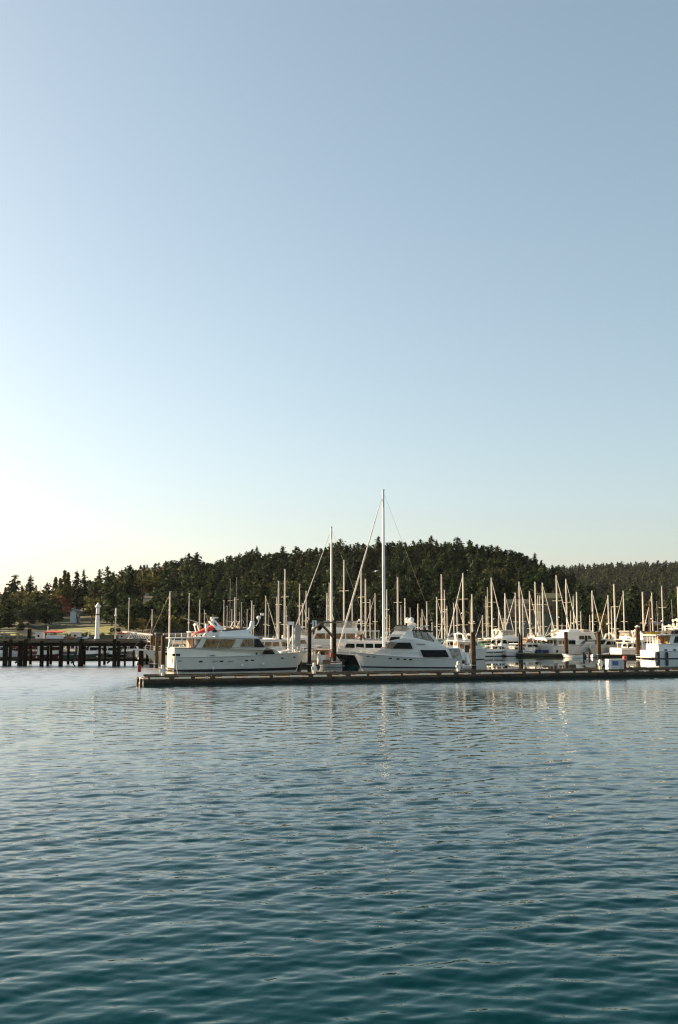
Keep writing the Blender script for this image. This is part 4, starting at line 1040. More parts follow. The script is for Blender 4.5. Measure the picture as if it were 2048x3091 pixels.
# --- generic motor boat, its look set by a few measures
def motor_boat(u, v, yaw, L, B, label, top=GEL, hullm=None, fs=1.0, fb=1.5, house=(.22, .68, 1.9), fly=True, canvas=None, mast=0.0, cat='motor boat', name='motor_boat', wm=GLASS, d=None, stripe=None, at='stern', group=None, sw=.92, arch=True, rad=True):
    p = G(u, v) if d is None else W(u, 1900, d); p.z = 0
    dr = Vector((math.cos(yaw), math.sin(yaw), 0))
    if at == 'mid': p = p - dr * (L / 2)
    if at == 'bow': p = p - dr * L
    t = thing(name, label, cat, p, yaw, group)
    b, sh, ho = hull(t, L, B, fs, fb, hullm or (HULLW if top is GEL else top), sw=sw, rake=min(1.1, L * .09), full=2.3, dip=.05, stripe=stripe, boot=.12, deckm=top)
    x0, x1, hh = house[0] * L, house[1] * L, house[2]
    hw = lambda x, z: max(.08, min(B * .43, b(x) - .12) - .07 * max(0, z - fs))
    zt = fs + hh
    zd = lambda x: sh(x) - .05
    MB().extr([(x0, zd(x0)), (x0 + .12, zt), (x1 - hh * .32, zt + .04), (x1 + hh * .12, fs + hh * .45), (x1 + L * .10, fs + hh * .36), (x1 + L * .15, zd(x1 + L * .15)), ((x0 + x1) / 2, zd((x0 + x1) / 2))], hw).build('cabin', top, t)
    xo = max(.35, x0 - L * .16)
    MB().extr([(xo, zt + .0), (xo, zt + .1), (x1 - hh * .22, zt + .13), (x1 - hh * .2, zt + .03)], lambda x, z: hw(x, z) + .1).build('roof', top, t)
    n = max(2, int((x1 - x0) / 1.5)); xa, xb = x0 + .3, x1 - hh * .30; z0, z1 = fs + hh * .48, fs + hh * .86
    for k in range(n):
        a0 = xa + (xb - xa) * k / n + .08; a1 = xa + (xb - xa) * (k + 1) / n - .08; sl = .35 if k == n - 1 else 0
        win(t, [(a0, z0), (a0 + .06, z1), (a1, z1), (a1 + sl, z0)], hw, wm, 'window', None)
    yb = hw(x0, fs + .6)
    MB().box((x0 + .0, -yb * .15, fs + hh * .40), (.08, .62, hh * .72)).build('cabin_door', DARK, t)
    for sd, wd_ in ((-.62, .55), (.52, .7)): MB().box((x0 + .03, yb * sd, fs + hh * .66), (.08, yb * wd_ * .75, hh * .36)).build('aft_window', wm, t)
    if xo < x0 - .5:
        for sd in (-1, 1):
            MB().bar((xo + .15, sd * hw(x0, zt) * .95, sh(xo) - .05), (xo + .15, sd * hw(x0, zt) * .95, zt + .02), .07, .07).build('cockpit_post', top, t)
            MB().extr([(.05, sh(.2) - .05), (.05, sh(.2) + .42), (x0, sh(x0) + .45), (x0, sh(x0) - .05)], .035).build('bulwark', hullm or top, t).location.y = sd * (b(.3) - .05)
        MB().box((.06, 0, sh(.1) + .18), (.07, b(.1) * 1.9, .46)).build('transom_bulwark', hullm or top, t)
        MB().box((x0 * .5, b(.5) * .4, sh(.5) + .2), (.6, .8, .5)).build('cockpit_seat', CREAMC if random.random() < .5 else TANC, t)
    # windshield
    g = MB(); xw0, xw1 = x1 - hh * .29, x1 + hh * .10
    g.add([(xw0, -hw(xw0, zt) * .86, zt - .08), (xw0, hw(xw0, zt) * .86, zt - .08), (xw1 + .02, hw(xw1, zt) * .86, fs + hh * .5), (xw1 + .02, -hw(xw1, zt) * .86, fs + hh * .5)], [(0, 1, 2, 3)])
    go = g.build('windshield', GLASS, t); sm = go.modifiers.new('thickness', 'SOLIDIFY'); sm.thickness = .05
    if fly:
        f0, f1 = x0 + (x1 - x0) * .12, x0 + (x1 - x0) * .80; fw = lambda x, z: hw(x, zt) * .82
        MB().extr([(f0, zt + .1), (f0, zt + .5), (f1 - .3, zt + .72), (f1 + .25, zt + .1)], fw).build('flybridge', top, t)
        if canvas:
            MB().extr([(f0 + .1, zt + .5), (f0 + .2, zt + 1.5), (f1 - .5, zt + 1.5), (f1 - .2, zt + .72)], lambda x, z: fw(x, z) * .97).build('enclosure', VINYL, t)
            MB().extr([(f0 - .1, zt + 1.5), (f0, zt + 1.62), (f1 - .4, zt + 1.62), (f1 - .3, zt + 1.5)], lambda x, z: fw(x, z) + .04).build('canvas_top', canvas, t)
        else:
            m = MB()
            for s in (-1, 1): m.tube([(f0, s * fw(0, 0), zt + .5), (f0, s * fw(0, 0), zt + .95), (f1 - .8, s * fw(0, 0), zt + 1.05)], .03, 5)
            m.build('rail', STEEL, t)
            MB().box((f1 - .9, 0, zt + .7), (.4, .7, .9)).build('helm_seat', CREAMC, t)
    zz = zt + (.6 if fly else .1)
    if arch:
        m = MB()
        for s in (-1, 1): m.bar((x0 + .5, s * hw(x0, zt) * .85, zz - .4), (x0 + .1, s * hw(x0, zt) * .75, zz + 1.0), .1, .35)
        m.bar((x0 + .1, -hw(x0, zt) * .78, zz + 1.0), (x0 + .1, hw(x0, zt) * .78, zz + 1.0), .35, .12); m.build('radar_arch', top, t)
        if rad: MB().lathe([(.2, 0), (.28, .06), (.28, .2), (.1, .26)], 12, (x0 + .1, 0, zz + 1.06)).build('radome', GEL, t)
    if mast:
        MB().tube([(x0 + (x1 - x0) * .35, 0, zt), (x0 + (x1 - x0) * .33, 0, zt + mast)], [.07, .04], 7).build('mast', MASTP, t)
        MB().tube([(x0 + (x1 - x0) * .34, 0, zt + mast * .35), (x0 - L * .16, 0, zt + mast * .62)], .045, 6).build('boom', MASTP, t)
    rail(t, b, sh, L * .55, L * .97, .65, n=6)
    MB().box((-.25, 0, .22), (.5, B * .8, .08)).build('swim_step', TEAK, t)
    for k in range(2):
        xx = L * (.25 + .3 * k); fender(t, xx, -(b(xx) + .12), .55, sh(xx), .13)
    return t, b, sh, hw
Y = R
# right marina
def trawler_yacht():
    yaw = R(27); L, B = 14.5, 4.3
    st = W(1670, 1900, 186); pn = Vector((-math.sin(yaw), math.cos(yaw), 0)); o = Vector((st.x, st.y, 0)) + pn * (B / 2 * .9)
    t = thing('trawler_yacht', 'white raised deck trawler yacht with a lit stern behind two brown piles', 'motor yacht', o, yaw)
    fx = lambda c: (c - 655) / 30.0
    fz = lambda y, c=655: (665 - (c - 655) * .006 - y) / (39 - (c - 655) * .004)
    P = lambda *pts: [(fx(c), fz(y, c)) for c, y in pts]
    b, sh, ho = hull(t, L, B, 1.62, 2.7, HULLW, sw=.9, rake=1.2, full=2.5, dip=.02, boot=.14, deckm=GEL)
    up = lambda x, z: max(.1, b(x) - .04)
    MB().extr(P((832, 604), (850, 596), (882, 570), (1020, 566), (1040, 600)), up).build('raised_bulwark', GEL, t)
    MB().extr(P((836, 603), (853, 594), (884, 567), (1020, 563), (1020, 570), (886, 573), (857, 599), (840, 609)), lambda x, z: up(x, z) + .03).build('curved_stripe', mat('stripe_grey', (.08, .085, .09), .4), t)
    hw = lambda x, z: max(.1, min(1.65, b(x) - .3) - .06 * max(0, z - 1.6))
    MB().extr(P((690, 605), (690, 552), (765, 548), (770, 515), (962, 512), (985, 560), (985, 600)), hw).build('deckhouse', GEL, t)
    MB().extr(P((600, 556), (602, 545), (772, 540), (772, 550)), lambda x, z: 1.9).build('aft_roof', GEL, t)
    MB().extr(P((760, 515), (764, 507), (965, 506), (972, 513)), lambda x, z: 1.7).build('pilothouse_roof', GEL, t)
    for c in (612, 655, 690):
        for sd in (-1, 1): MB().bar((fx(c) if c > 655 else max(.1, fx(c) + 1.3), sd * 1.75, 1.6), (fx(c) if c > 655 else max(.1, fx(c) + 1.3), sd * 1.75, fz(553)), .09, .09).build('cockpit_post', GEL, t)
    for y in (-1.0, 0.0, 1.0): MB().box((fx(690) - .03, y, 2.3), (.06, .6, .7)).build('aft_window', CURT, t)
    win(t, P((700, 590), (700, 562), (722, 562), (722, 590)), hw, CURT, 'window'); win(t, P((730, 590), (730, 562), (752, 562), (752, 590)), hw, GLASS, 'window')
    win(t, P((772, 592), (772, 562), (820, 562), (820, 592)), hw, GLASS, 'window')
    win(t, P((850, 556), (852, 531), (884, 530), (886, 556)), hw, GLASS, 'window'); win(t, P((893, 566), (893, 530), (908, 530), (908, 566)), hw, DARK, 'side_door')
    win(t, P((915, 556), (915, 530), (930, 530), (945, 556)), hw, GLASS, 'window')
    MB().box((.03, 0, 1.85), (.06, B * .86, .45)).build('transom_rail', GEL, t)
    MB().extr(P((775, 507), (785, 488), (860, 484), (875, 507)), 1.3).build('flybridge', GEL, t)
    MB().tube([(fx(765), 0, fz(515)), (fx(768), 0, fz(440))], [.07, .04], 7).build('mast', MASTP, t)
    MB().bar((fx(660), .3, fz(528)), (fx(745), .1, fz(478)), .12, .16).build('boom', MASTP, t)
    MB().lathe([(.2, 0), (.26, .06), (.26, .2), (.1, .26)], 12, (fx(890), 0, fz(506))).build('radome', GEL, t)
    rail(t, b, lambda x: 2.62, 8.2, 14.0, .6, n=6)
    MB().tube([(fx(680), -(b(1) + .05), .9), (fx(680), -(b(1) + .05), .45)], .16, 8).build('fender', RUB, t)
    MB().box((-.3, 0, .25), (.6, 3.4, .08)).build('swim_step', TEAK, t)
trawler_yacht()
def edge_yacht():
    yaw = R(17); L, B = 16.0, 4.7
    st = W(1975.5, 1900, 163.5); pn = Vector((-math.sin(yaw), math.cos(yaw), 0)); o = Vector((st.x, st.y, 0)) + pn * (B / 2 * .94)
    t = thing('motor_yacht', 'white motor yacht with sunlit stern and yellow kayak aboard at the right edge', 'motor yacht', o, yaw)
    b, sh, ho = hull(t, L, B, 1.2, 2.2, GEL, sw=.94, rake=1.2, full=2.5, dip=.02, boot=.12, deckm=GEL)
    hw = lambda x, z: max(.1, min(2.12, b(x) - .12) - .05 * max(0, z - 1.2))
    MB().extr([(.75, 1.1), (.75, 2.4), (2.2, 2.42), (11.0, 2.5), (12.2, 1.9), (12.2, 1.1)], hw).build('topsides', GEL, t)
    MB().extr([(2.9, 2.35), (3.3, 3.78), (8.8, 3.85), (10.4, 2.5)], lambda x, z: hw(x, z) - .1).build('deckhouse', GEL, t)
    MB().extr([(.3, 3.78), (.3, 3.9), (9.2, 4.0), (9.4, 3.85)], lambda x, z: hw(4, 3) + .12).build('roof', GEL, t)
    for y in (-1.9, -1.2, -.5, .3, 1.1, 1.9): MB().bar((.85, y, 2.4), (.85, y, 3.8), .07, .07).build('cockpit_post', GEL, t)
    MB().box((2.86, 0, 3.05), (.06, 3.6, 1.15)).build('aft_bulkhead', CURT, t)
    for y in (-.9, .2): MB().ball((1.5, y, 2.75), (.3, .3, .38), 8).build('cockpit_chair', WHITEP, t)
    win(t, [(3.75, 2.6), (4.2, 3.6), (6.0, 3.6), (5.7, 2.6)], lambda x, z: hw(x, z) - .1, GLASS, 'window', DARK, .04)
    win(t, [(6.2, 2.6), (6.55, 3.6), (8.5, 3.62), (9.4, 2.65)], lambda x, z: hw(x, z) - .1, GLASS, 'window', DARK, .04)
    for x in (1.9, 3.6, 5.6, 7.6): win(t, [(x, 1.32), (x + .5, 1.32), (x + .5, 1.55), (x, 1.55)], hw, DARK, 'porthole')
    for x in (.5, 2.1, 7.0):
        f = MB().box((x, -(b(x) + .13), .62), (.42, .2, .95)).build('fender_board', RUB, t)
    MB().box((.05, 0, 1.25), (.08, B * .9, .22)).build('transom_rail', GEL, t)
    MB().box((.72, -.4, 1.6), (.05, .5, .22)).build('name_board', TEAK, t)
    MB().extr([(3.6, 4.0), (3.8, 4.55), (7.6, 4.75), (8.3, 4.0)], 1.5).build('flybridge', DARK, t)
    MB().extr([(1.6, 5.75), (1.7, 5.9), (6.8, 5.95), (6.8, 5.8)], 1.7).build('bimini', NAVYC, t)
    for x in (1.9, 4.2, 6.6):
        for sd in (-1, 1): MB().tube([(x, sd * 1.55, 4.0), (x, sd * 1.6, 5.8)], .03, 5).build('bimini_post', STEEL, t)
    MB().box((2.6, .6, 4.25), (.7, .5, .5)).build('deck_chest', WHITEP, t); MB().box((7.4, -.7, 4.2), (.5, .35, .4)).build('fuel_can', REDP, t)
    rail(t, b, sh, 9, 15.6, .7, n=6)
    MB().box((-.4, 0, .25), (.8, 4.0, .1)).build('swim_platform', GEL, t)
edge_yacht()
motor_boat(1478, 1971, R(30), 10.5, 3.7, 'white flybridge cruiser with a tall grey canvas enclosure right of the stout brown pile', fs=1.15, fb=1.6, house=(.14, .6, 1.8), d=190, fly=True, canvas=CREAMC, cat='motor boat', name='flybridge_cruiser')
motor_boat(1545, 1975, R(38), 9.5, 3.4, 'white low cruiser between the grey canvas cruiser and the pair of thin piles', fs=.8, fb=1.3, house=(.25, .62, 1.2), d=186, fly=False, canvas=None, arch=False)
motor_boat(1640, 1966, R(40), 9, 3.2, 'small sloop sterned motor boat under a bright green canvas cover', hullm=GELG, fs=1.0, fb=1.4, house=(.12, .6, 1.3), top=GREENC, d=190, fly=False, arch=False)
motor_boat(1893, 1979, R(24), 9.5, 3.5, 'grey hulled boat with a grey canvas flybridge and dinghy on its stern', hullm=GELG, fs=1.15, fb=1.6, house=(.2, .62, 1.7), d=176, fly=True, canvas=NAVYC, name='flybridge_cruiser')
motor_boat(1857, 1977, R(30), 7.5, 3.0, 'white boat with a broad sunlit transom right of the white tender', fs=1.15, fb=1.4, house=(.36, .66, 1.2), d=174, fly=False, arch=True)
motor_boat(2000, 1970, R(30), 12, 4.0, 'dark canvas topped cruiser behind the yacht with the yellow kayak', fs=1.6, fb=2.0, house=(.15, .7, 2.1), d=186, fly=True, canvas=NAVYC, name='flybridge_cruiser')
motor_boat(2022, 1970, R(25), 12.0, 4.0, 'tall cream pilothouse boat partly out of the frame at the right edge', fs=2.2, fb=2.6, house=(.15, .7, 2.6), d=178, fly=True, canvas=CREAMC, top=GELC)
motor_boat(1404, 1980, R(80), 7.0, 2.8, 'little white wheelhouse boat seen end on between the right yacht and the stout pile', fs=1.0, fb=1.3, house=(.3, .68, 1.9), d=150, fly=False, arch=False, wm=CURT)
motor_boat(1448, 1978, R(25), 7.5, 2.7, 'small open white boat with a red stripe right of the stout brown pile', fs=.85, fb=1.2, house=(.4, .62, .9), d=178, fly=False, arch=False, stripe=(4, REDH))
motor_boat(1520, 1979, R(20), 6.5, 2.4, 'small low white runabout at the far walkway before the grey canvas cruiser', fs=.75, fb=1.0, house=(.4, .6, .8), d=179, fly=False, arch=False)
# yellow kayak on the right yacht
p = W(1972, 1912.5, 166)
t = thing('kayak', 'bright yellow kayak lying on the cabin roof of the yacht at the right edge', 'kayak', (p.x, p.y, 4.14), R(17))
m = MB(); n = 14
for i in range(n + 1):
    q = i / n; x = -1.6 + 3.2 * q; r = .03 + .34 * math.sin(q * math.pi) ** .6
    for k in range(8): a = 2 * math.pi * k / 8; m.v.append((x, r * math.cos(a), r * .62 * math.sin(a) + .12 * (2 * q - 1) ** 2))
for i in range(n):
    for k in range(8): m.f.append((i * 8 + k, i * 8 + (k + 1) % 8, (i + 1) * 8 + (k + 1) % 8, (i + 1) * 8 + k)); m.m.append(0)
m.build('hull', YELC, t, smooth=True); MB().lathe([(.24, .17), (.27, .24), (.2, .25)], 12).build('cockpit_rim', RUB, t)
# tenders and outboard boats by the far walkway
def small_dinghy(u, d, yaw, L, label, m=WHITEP, motor=True, z=0.0):
    p = W(u, 1900, d); t = thing('dinghy', label, 'dinghy', (p.x, p.y, z), yaw, None)
    b, sh, ho = hull(t, L, L * .46, .5, .7, m, sw=.9, rake=.4, boot=.05, deckm=GREYC, rail=True)
    for k in (.3, .6): MB().box((L * k, 0, .47), (.25, L * .36, .06)).build('thwart', TEAK, t)
    if motor: MB().box((-.15, 0, .75), (.3, .3, .45)).box((-.12, 0, .3), (.14, .12, .7)).build('outboard_motor', RUB, t)
    return t
small_dinghy(1758, 168.5, R(150), 3.6, 'white inflatable dinghy afloat in front of the raised deck trawler yacht')
small_dinghy(1778, 172, R(25), 4.2, 'white tender with a boxy bow left of the second brown pile')
small_dinghy(1033, 132, R(175), 3.2, 'small grey dinghy low in the water before the black hull', GREYP)
small_dinghy(905, 128, R(170), 3.0, 'dark dinghy lying between the two tall dark piles', BLACKH)

# behind the two yachts
motor_boat(1238, 1996, R(172), 15.0, 4.8, 'sleek white express cruiser with raked side windows behind the right yacht', fs=1.5, fb=2.0, house=(.22, .62, 1.6), d=142, fly=False, arch=True, cat='motor yacht', name='express_cruiser')
motor_boat(1150, 1985, R(165), 16.0, 5.0, 'big white flybridge yacht with an orange lifebuoy on its side behind the express cruiser', fs=2.3, fb=2.7, house=(.2, .66, 2.2), d=156, fly=True, canvas=GREYC, cat='motor yacht', name='flybridge_cruiser', wm=CURT)
p = W(1080, 1923, 152)
t = thing('lifebuoy', 'orange and white lifebuoy hung on the big flybridge yacht\'s side', 'lifebuoy', p, 0)
m = MB()
for k in range(16):
    a, b2 = 2 * math.pi * k / 16, 2 * math.pi * (k + 1) / 16
    m.tube([(.31 * math.cos(a), 0, .31 * math.sin(a)), (.31 * math.cos(b2), 0, .31 * math.sin(b2))], .085, 7, mi=(k // 4) % 2)
m.build('ring', [mat('buoy_orange', (.55, .14, .06), .5), WHITEP], t)
motor_boat(905, 1985, R(158), 11, 3.8, 'white cruiser with cluttered rails behind the big yacht\'s bow', fs=1.5, fb=1.9, house=(.2, .62, 1.7), d=150, fly=False, wm=CURT, arch=False)
motor_boat(985, 1980, R(160), 10, 3.6, 'white cruiser with a dark canvas top behind the timber brace', fs=1.5, fb=1.8, house=(.2, .62, 1.8), d=158, fly=True, canvas=DARK)
motor_boat(800, 1980, R(30), 11, 3.8, 'white motor boat with a blue lined side behind the big yacht\'s foredeck', fs=1.9, fb=2.3, house=(.2, .6, 1.5), d=152, fly=False, stripe=(5, BLUEH), wm=CURT, arch=False)
motor_boat(962, 2000, R(70), 6.5, 2.4, 'small tan boat seen stern on in the gap between the two yachts', top=TANC, hullm=GELC, fs=.9, fb=1.2, house=(.2, .6, 1.0), d=141, fly=False, wm=CURT, arch=False)
motor_boat(563, 1985, R(20), 11.0, 3.9, 'white work boat with a slanted white mast behind the big yacht\'s cockpit', fs=1.8, fb=2.4, house=(.12, .5, 2.6), d=150, fly=False, mast=3.4, name='fishing_boat', cat='fishing boat', arch=True)
motor_boat(545, 1995, R(25), 8.5, 3.0, 'blue canvas covered boat seen through the big yacht\'s open cockpit', top=BLUEC, hullm=GEL, fs=1.9, fb=2.1, house=(.1, .7, 1.2), d=143, fly=False, arch=False)
motor_boat(1290, 1980, R(160), 10.0, 3.6, 'dark topped cruiser with a yellow cover behind the right yacht\'s arch', fs=1.9, fb=2.2, house=(.2, .62, 2.0), d=158, fly=True, canvas=DARK)
motor_boat(1345, 1978, R(35), 9.0, 3.2, 'white boat crowded with fishing gear right of the right yacht\'s boom', fs=1.5, fb=1.9, house=(.3, .66, 1.5), d=158, fly=False, wm=CURT, arch=True)
for i, (u, dd, yw, L, lab, hm, tp, hs, fl, cv) in enumerate([
    (1438, 196, 40, 9, 'white boat half hidden behind the stout brown pile', GEL, GEL, 1.5, False, None),
    (1500, 203, 38, 10, 'cream topped boat behind the grey canvas cruiser', GELC, GELC, 1.8, False, None),
    (1585, 199, 220, 9, 'tan topped boat behind the close pair of thin piles', GELC, TANC, 1.5, False, None),
    (1625, 207, 40, 10, 'white flybridge boat behind the green canvas cover', GEL, GEL, 1.8, True, None),
    (1700, 198, 42, 10, 'boat with a navy canvas roof behind the trawler yacht\'s wheelhouse', GEL, GEL, 1.9, True, NAVYC),
    (1765, 194, 40, 10, 'white boat with a tall cabin behind the inflatable dinghy', GEL, GEL, 2.0, True, CREAMC),
    (1822, 191, 220, 9, 'cream boat with curtained windows behind the broad white transom', GELC, GELC, 1.7, False, None),
    (1900, 190, 42, 9.5, 'white boat behind the white capped thick pile', GEL, GEL, 1.8, True, CREAMC),
    (1370, 186, 160, 9, 'cream boat behind the fishing gear near the right yacht\'s boom', GELC, GELC, 1.6, False, None),
    (860, 172, 25, 9, 'white boat behind the slender dark pile', GEL, GEL, 1.6, True, None),
    (755, 170, 30, 9, 'dark canvas topped boat behind the big yacht\'s signal mast', GEL, DARK, 1.8, False, None),
    (640, 168, 20, 9, 'white boat hidden by the big yacht\'s flybridge', GEL, GEL, 1.6, False, None)]):
    if i == 11: continue
    motor_boat(u, 1970, R(yw), L, L * .35, lab, top=tp, hullm=hm, fs=1.0, fb=1.4, house=(.26, .64, hs), d=dd, fly=fl, canvas=cv, arch=i % 2 == 0, wm=CURT if i % 3 == 1 else GLASS, at='mid')
# boats seen under the pier
for i, (u, d, yw, L, lab, hm, tp, hs) in enumerate([
    (12, 160, 20, 8, 'white boat half hidden behind the pier\'s leftmost piles', GEL, GEL, 1.3),
    (55, 161, 160, 7, 'small boat with a red cabin side between the second pair of pier piles', GEL, mat('red_cabin', (.3, .05, .04), .5), 1.2),
    (108, 162, 25, 7.5, 'white boat with a blue cabin in the wide gap of the pier piles', GEL, GEL, 1.5),
    (170, 158, 15, 11, 'dark red hulled boat with a cream cabin under the pier', REDH, GELC, 1.4),
    (222, 164, 150, 7, 'cream wheelhouse boat under the pier left of the hanging hose', GELC, GELC, 1.5),
    (282, 159, 20, 10, 'green hulled boat with a white cabin under the white column', GREENH, GEL, 1.3),
    (328, 160, 165, 8, 'dark hulled boat with white gear on deck under the lamp post', BLACKH, GEL, 1.2),
    (392, 162, 30, 9, 'pale boat between the pier\'s end piles', GEL, GEL, 1.7)]):
    motor_boat(u, 1990, R(yw), L, L * .36, lab, top=tp, hullm=hm, fs=.9, fb=1.4, house=(.25, .62, hs), d=d, fly=False, arch=False, wm=GLASS, at='mid')

# ------------------------------------------------------------------ sailing boats
def sailboat(label, mx, my, yaw, mast_top, L, B, mast_r=.09, hullm=None, canvas=None, jib=None, mm=None, fs=.95, fb=1.3, group='sailing boats in the marina', name='sailing_boat', main=True, dodger=None, mast_at=.56, detail=True, mizzen=0, rake=None):
    dr = Vector((math.cos(yaw), math.sin(yaw), 0)); o = Vector((mx, my, 0)) - dr * (L * mast_at)
    t = thing(name, label, 'sailing boat', o, yaw, group); mm = mm or MASTP
    b, sh, ho = hull(t, L, B, fs, fb, hullm or GEL, sw=.62, rake=rake or L * .1, full=2.0, dip=.1, boot=.10, tr_rake=-.3, deckm=GEL, flare=.3)
    hw = lambda x, z: max(.06, min(B * .30, b(x) - .3) - .15 * max(0, z - fs))
    zc = fs + .42; x0, x1 = L * .26, L * .68
    MB().extr([(x0, sh(x0) - .04), (x0 + .05, zc + .06), (x1 * .8, zc), (x1, zc - .12), (x1 + L * .06, sh(x1) - .04)], hw).build('cabin', GEL, t)
    win(t, [(x0 + .5, fs + .12), (x0 + .55, fs + .3), (x1 * .78, fs + .3), (x1 * .84, fs + .14)], hw, GLASS, 'cabin_window')
    mxl = L * mast_at
    MB().tube([(mxl, 0, fs * .5), (mxl, 0, mast_top * .6), (mxl, 0, mast_top)], [mast_r, mast_r, mast_r * .72], 8).build('mast', mm, t)
    MB().box((mxl - .05, 0, mast_top + .06), (.34, .05, .1)).build('masthead', GREYP, t)
    sp = MB(); sl = B * .30
    for f in ((.5,) if mast_top < 13 else (.36, .68)):
        sp.bar((mxl, -sl, mast_top * f), (mxl, sl, mast_top * f), .05, .04)
    sp.build('spreader', mm, t)
    rg = MB(); r = .011 if mast_top < 17 else .014
    rg.tube([(L * .985, 0, fb), (mxl, 0, mast_top * .98)], r, 4).tube([(.05, 0, fs), (mxl, 0, mast_top * .99)], r, 4)
    for s in (-1, 1):
        f = .5 if mast_top < 13 else .68
        rg.tube([(mxl - .15, s * b(mxl) * .92, sh(mxl)), (mxl, s * sl, mast_top * f), (mxl, 0, mast_top * .97)], r, 4)
    rg.build('rigging', WIRE, t)
    bm = MB(); zb = zc + .75; bl = mxl - L * .16
    bm.tube([(mxl - .1, 0, zb), (mxl - bl, 0, zb + .1)], .06, 6); bo = bm.build('boom', mm, t)
    if main:
        c = MB(); pts = [(mxl - .08, 0, zb + .55), (mxl - .4, 0, zb + .28), (mxl - bl * .5, 0, zb + .22), (mxl - bl, 0, zb + .2)]
        c.tube(pts, [.12, .2, .19, .1], 8); c.build('sail_cover', canvas or CREAMC, t)
    if jib:
        a = Vector((L * .97, 0, fb + .35)); z = Vector((mxl + (L * .985 - mxl) * .04, 0, mast_top * .95))
        MB().tube([a, a.lerp(z, .15), a.lerp(z, .6), z], [jib * .7, jib, jib * .8, jib * .4], 7).build('furled_jib', SAILC, t)
    if dodger:
        MB().extr([(x0 - .2, fs + .2), (x0 - .1, zc + .75), (x0 + .9, zc + .7), (x0 + 1.5, zc + .05), (x0 + .8, fs + .2)], lambda x, z: B * .30).build('dodger', dodger, t)
    if detail and random.random() < .5 and mast_top < 19:
        MB().lathe([(.15, 0), (.24, .05), (.24, .2), (.1, .26)], 10, (mxl + .32, 0, mast_top * random.uniform(.42, .55))).build('radar', WHITEP, t)
    if detail:
        rail(t, b, sh, .1, L * .97, .6, n=9, inset_=.1, name='lifelines')
    if mizzen:
        MB().tube([(L * .16, 0, fs * .5), (L * .16, 0, mizzen)], [mast_r * .8, mast_r * .55], 7).build('mizzen_mast', mm, t)
    return t
# the two tall masts and the bowsprit boat, close behind the yachts
def mast_at(u, v, d): p = W(u, v, d); return p.x, p.y, p.z
x, y, z = mast_at(1157.5, 1480, 136.5); b0 = W(1010, 1960, 137.5)
sailboat('black hulled sailing yacht with the tallest mast and a thick furled jib', x, y, R(178), z, 15.2, 4.2, mast_r=.20, hullm=BLACKH, jib=.13, mm=MASTW, fs=1.3, fb=1.6, canvas=CREAMC, main=False, mast_at=.555, group=None)
t0 = bpy.context.scene.objects[-1]
x, y, z = mast_at(1001, 1592, 147)
sailboat('sailing yacht with the second tallest mast, grey and slim, between the two big yachts', x, y, R(176), z, 13.6, 3.9, mast_r=.15, jib=.075, mm=MASTW, fs=1.35, fb=1.8, canvas=CREAMC, mast_at=.50, group=None)
x, y, z = mast_at(514, 1787, 129)
sailboat('white sailing boat with a long bowsprit left of the big yacht\'s stern', x, y, R(186), z, 9.6, 3.2, mast_r=.105, mm=MASTP, fs=1.9, fb=2.3, mast_at=.66, canvas=CREAMC, group=None, rake=2.1)
p = W(443, 1963, 128)
bs = bpy.context.scene.objects
m = MB(); q = W(413, 1963, 127.8)
for o in [o for o in COL.objects if o.parent is None and o.get('label', '').startswith('white sailing boat with a long bowsprit')]:
    MB().bar((9.1, 0, 2.28), (10.9, 0, 2.36), .16, .2).build('bowsprit', MASTW, o)
    MB().tube([(10.8, 0, 2.4), (8.6, 0, 6.5)], .015, 5).build('bobstay', WIRE, o)
# fishing boat mast with the dark wrapped sail at the pier's end
x, y, z = mast_at(461, 1842, 141)
sailboat('small old boat with a dark wrapped sail at the pier\'s right end', x, y, R(14), z, 7.5, 2.6, mast_at=.28, mast_r=.10, mm=MASTD, hullm=GELG, canvas=DARK, group=None)
for o in [o for o in COL.objects if o.parent is None and o.get('label', '').startswith('small old boat with a dark wrapped')]:
    MB().tube([(2.1, 0, 2.0), (2.15, 0, 3.6), (2.1, 0, 5.3)], [.30, .42, .12], 8).build('wrapped_sail', DARK, o)
    for s in (-1, 1): MB().tube([(2.1 - s * .9, s * .3, 1.4), (2.1 - s * .15, 0, 4.9)], .05, 6).build('gallows_leg', TIMB, o)
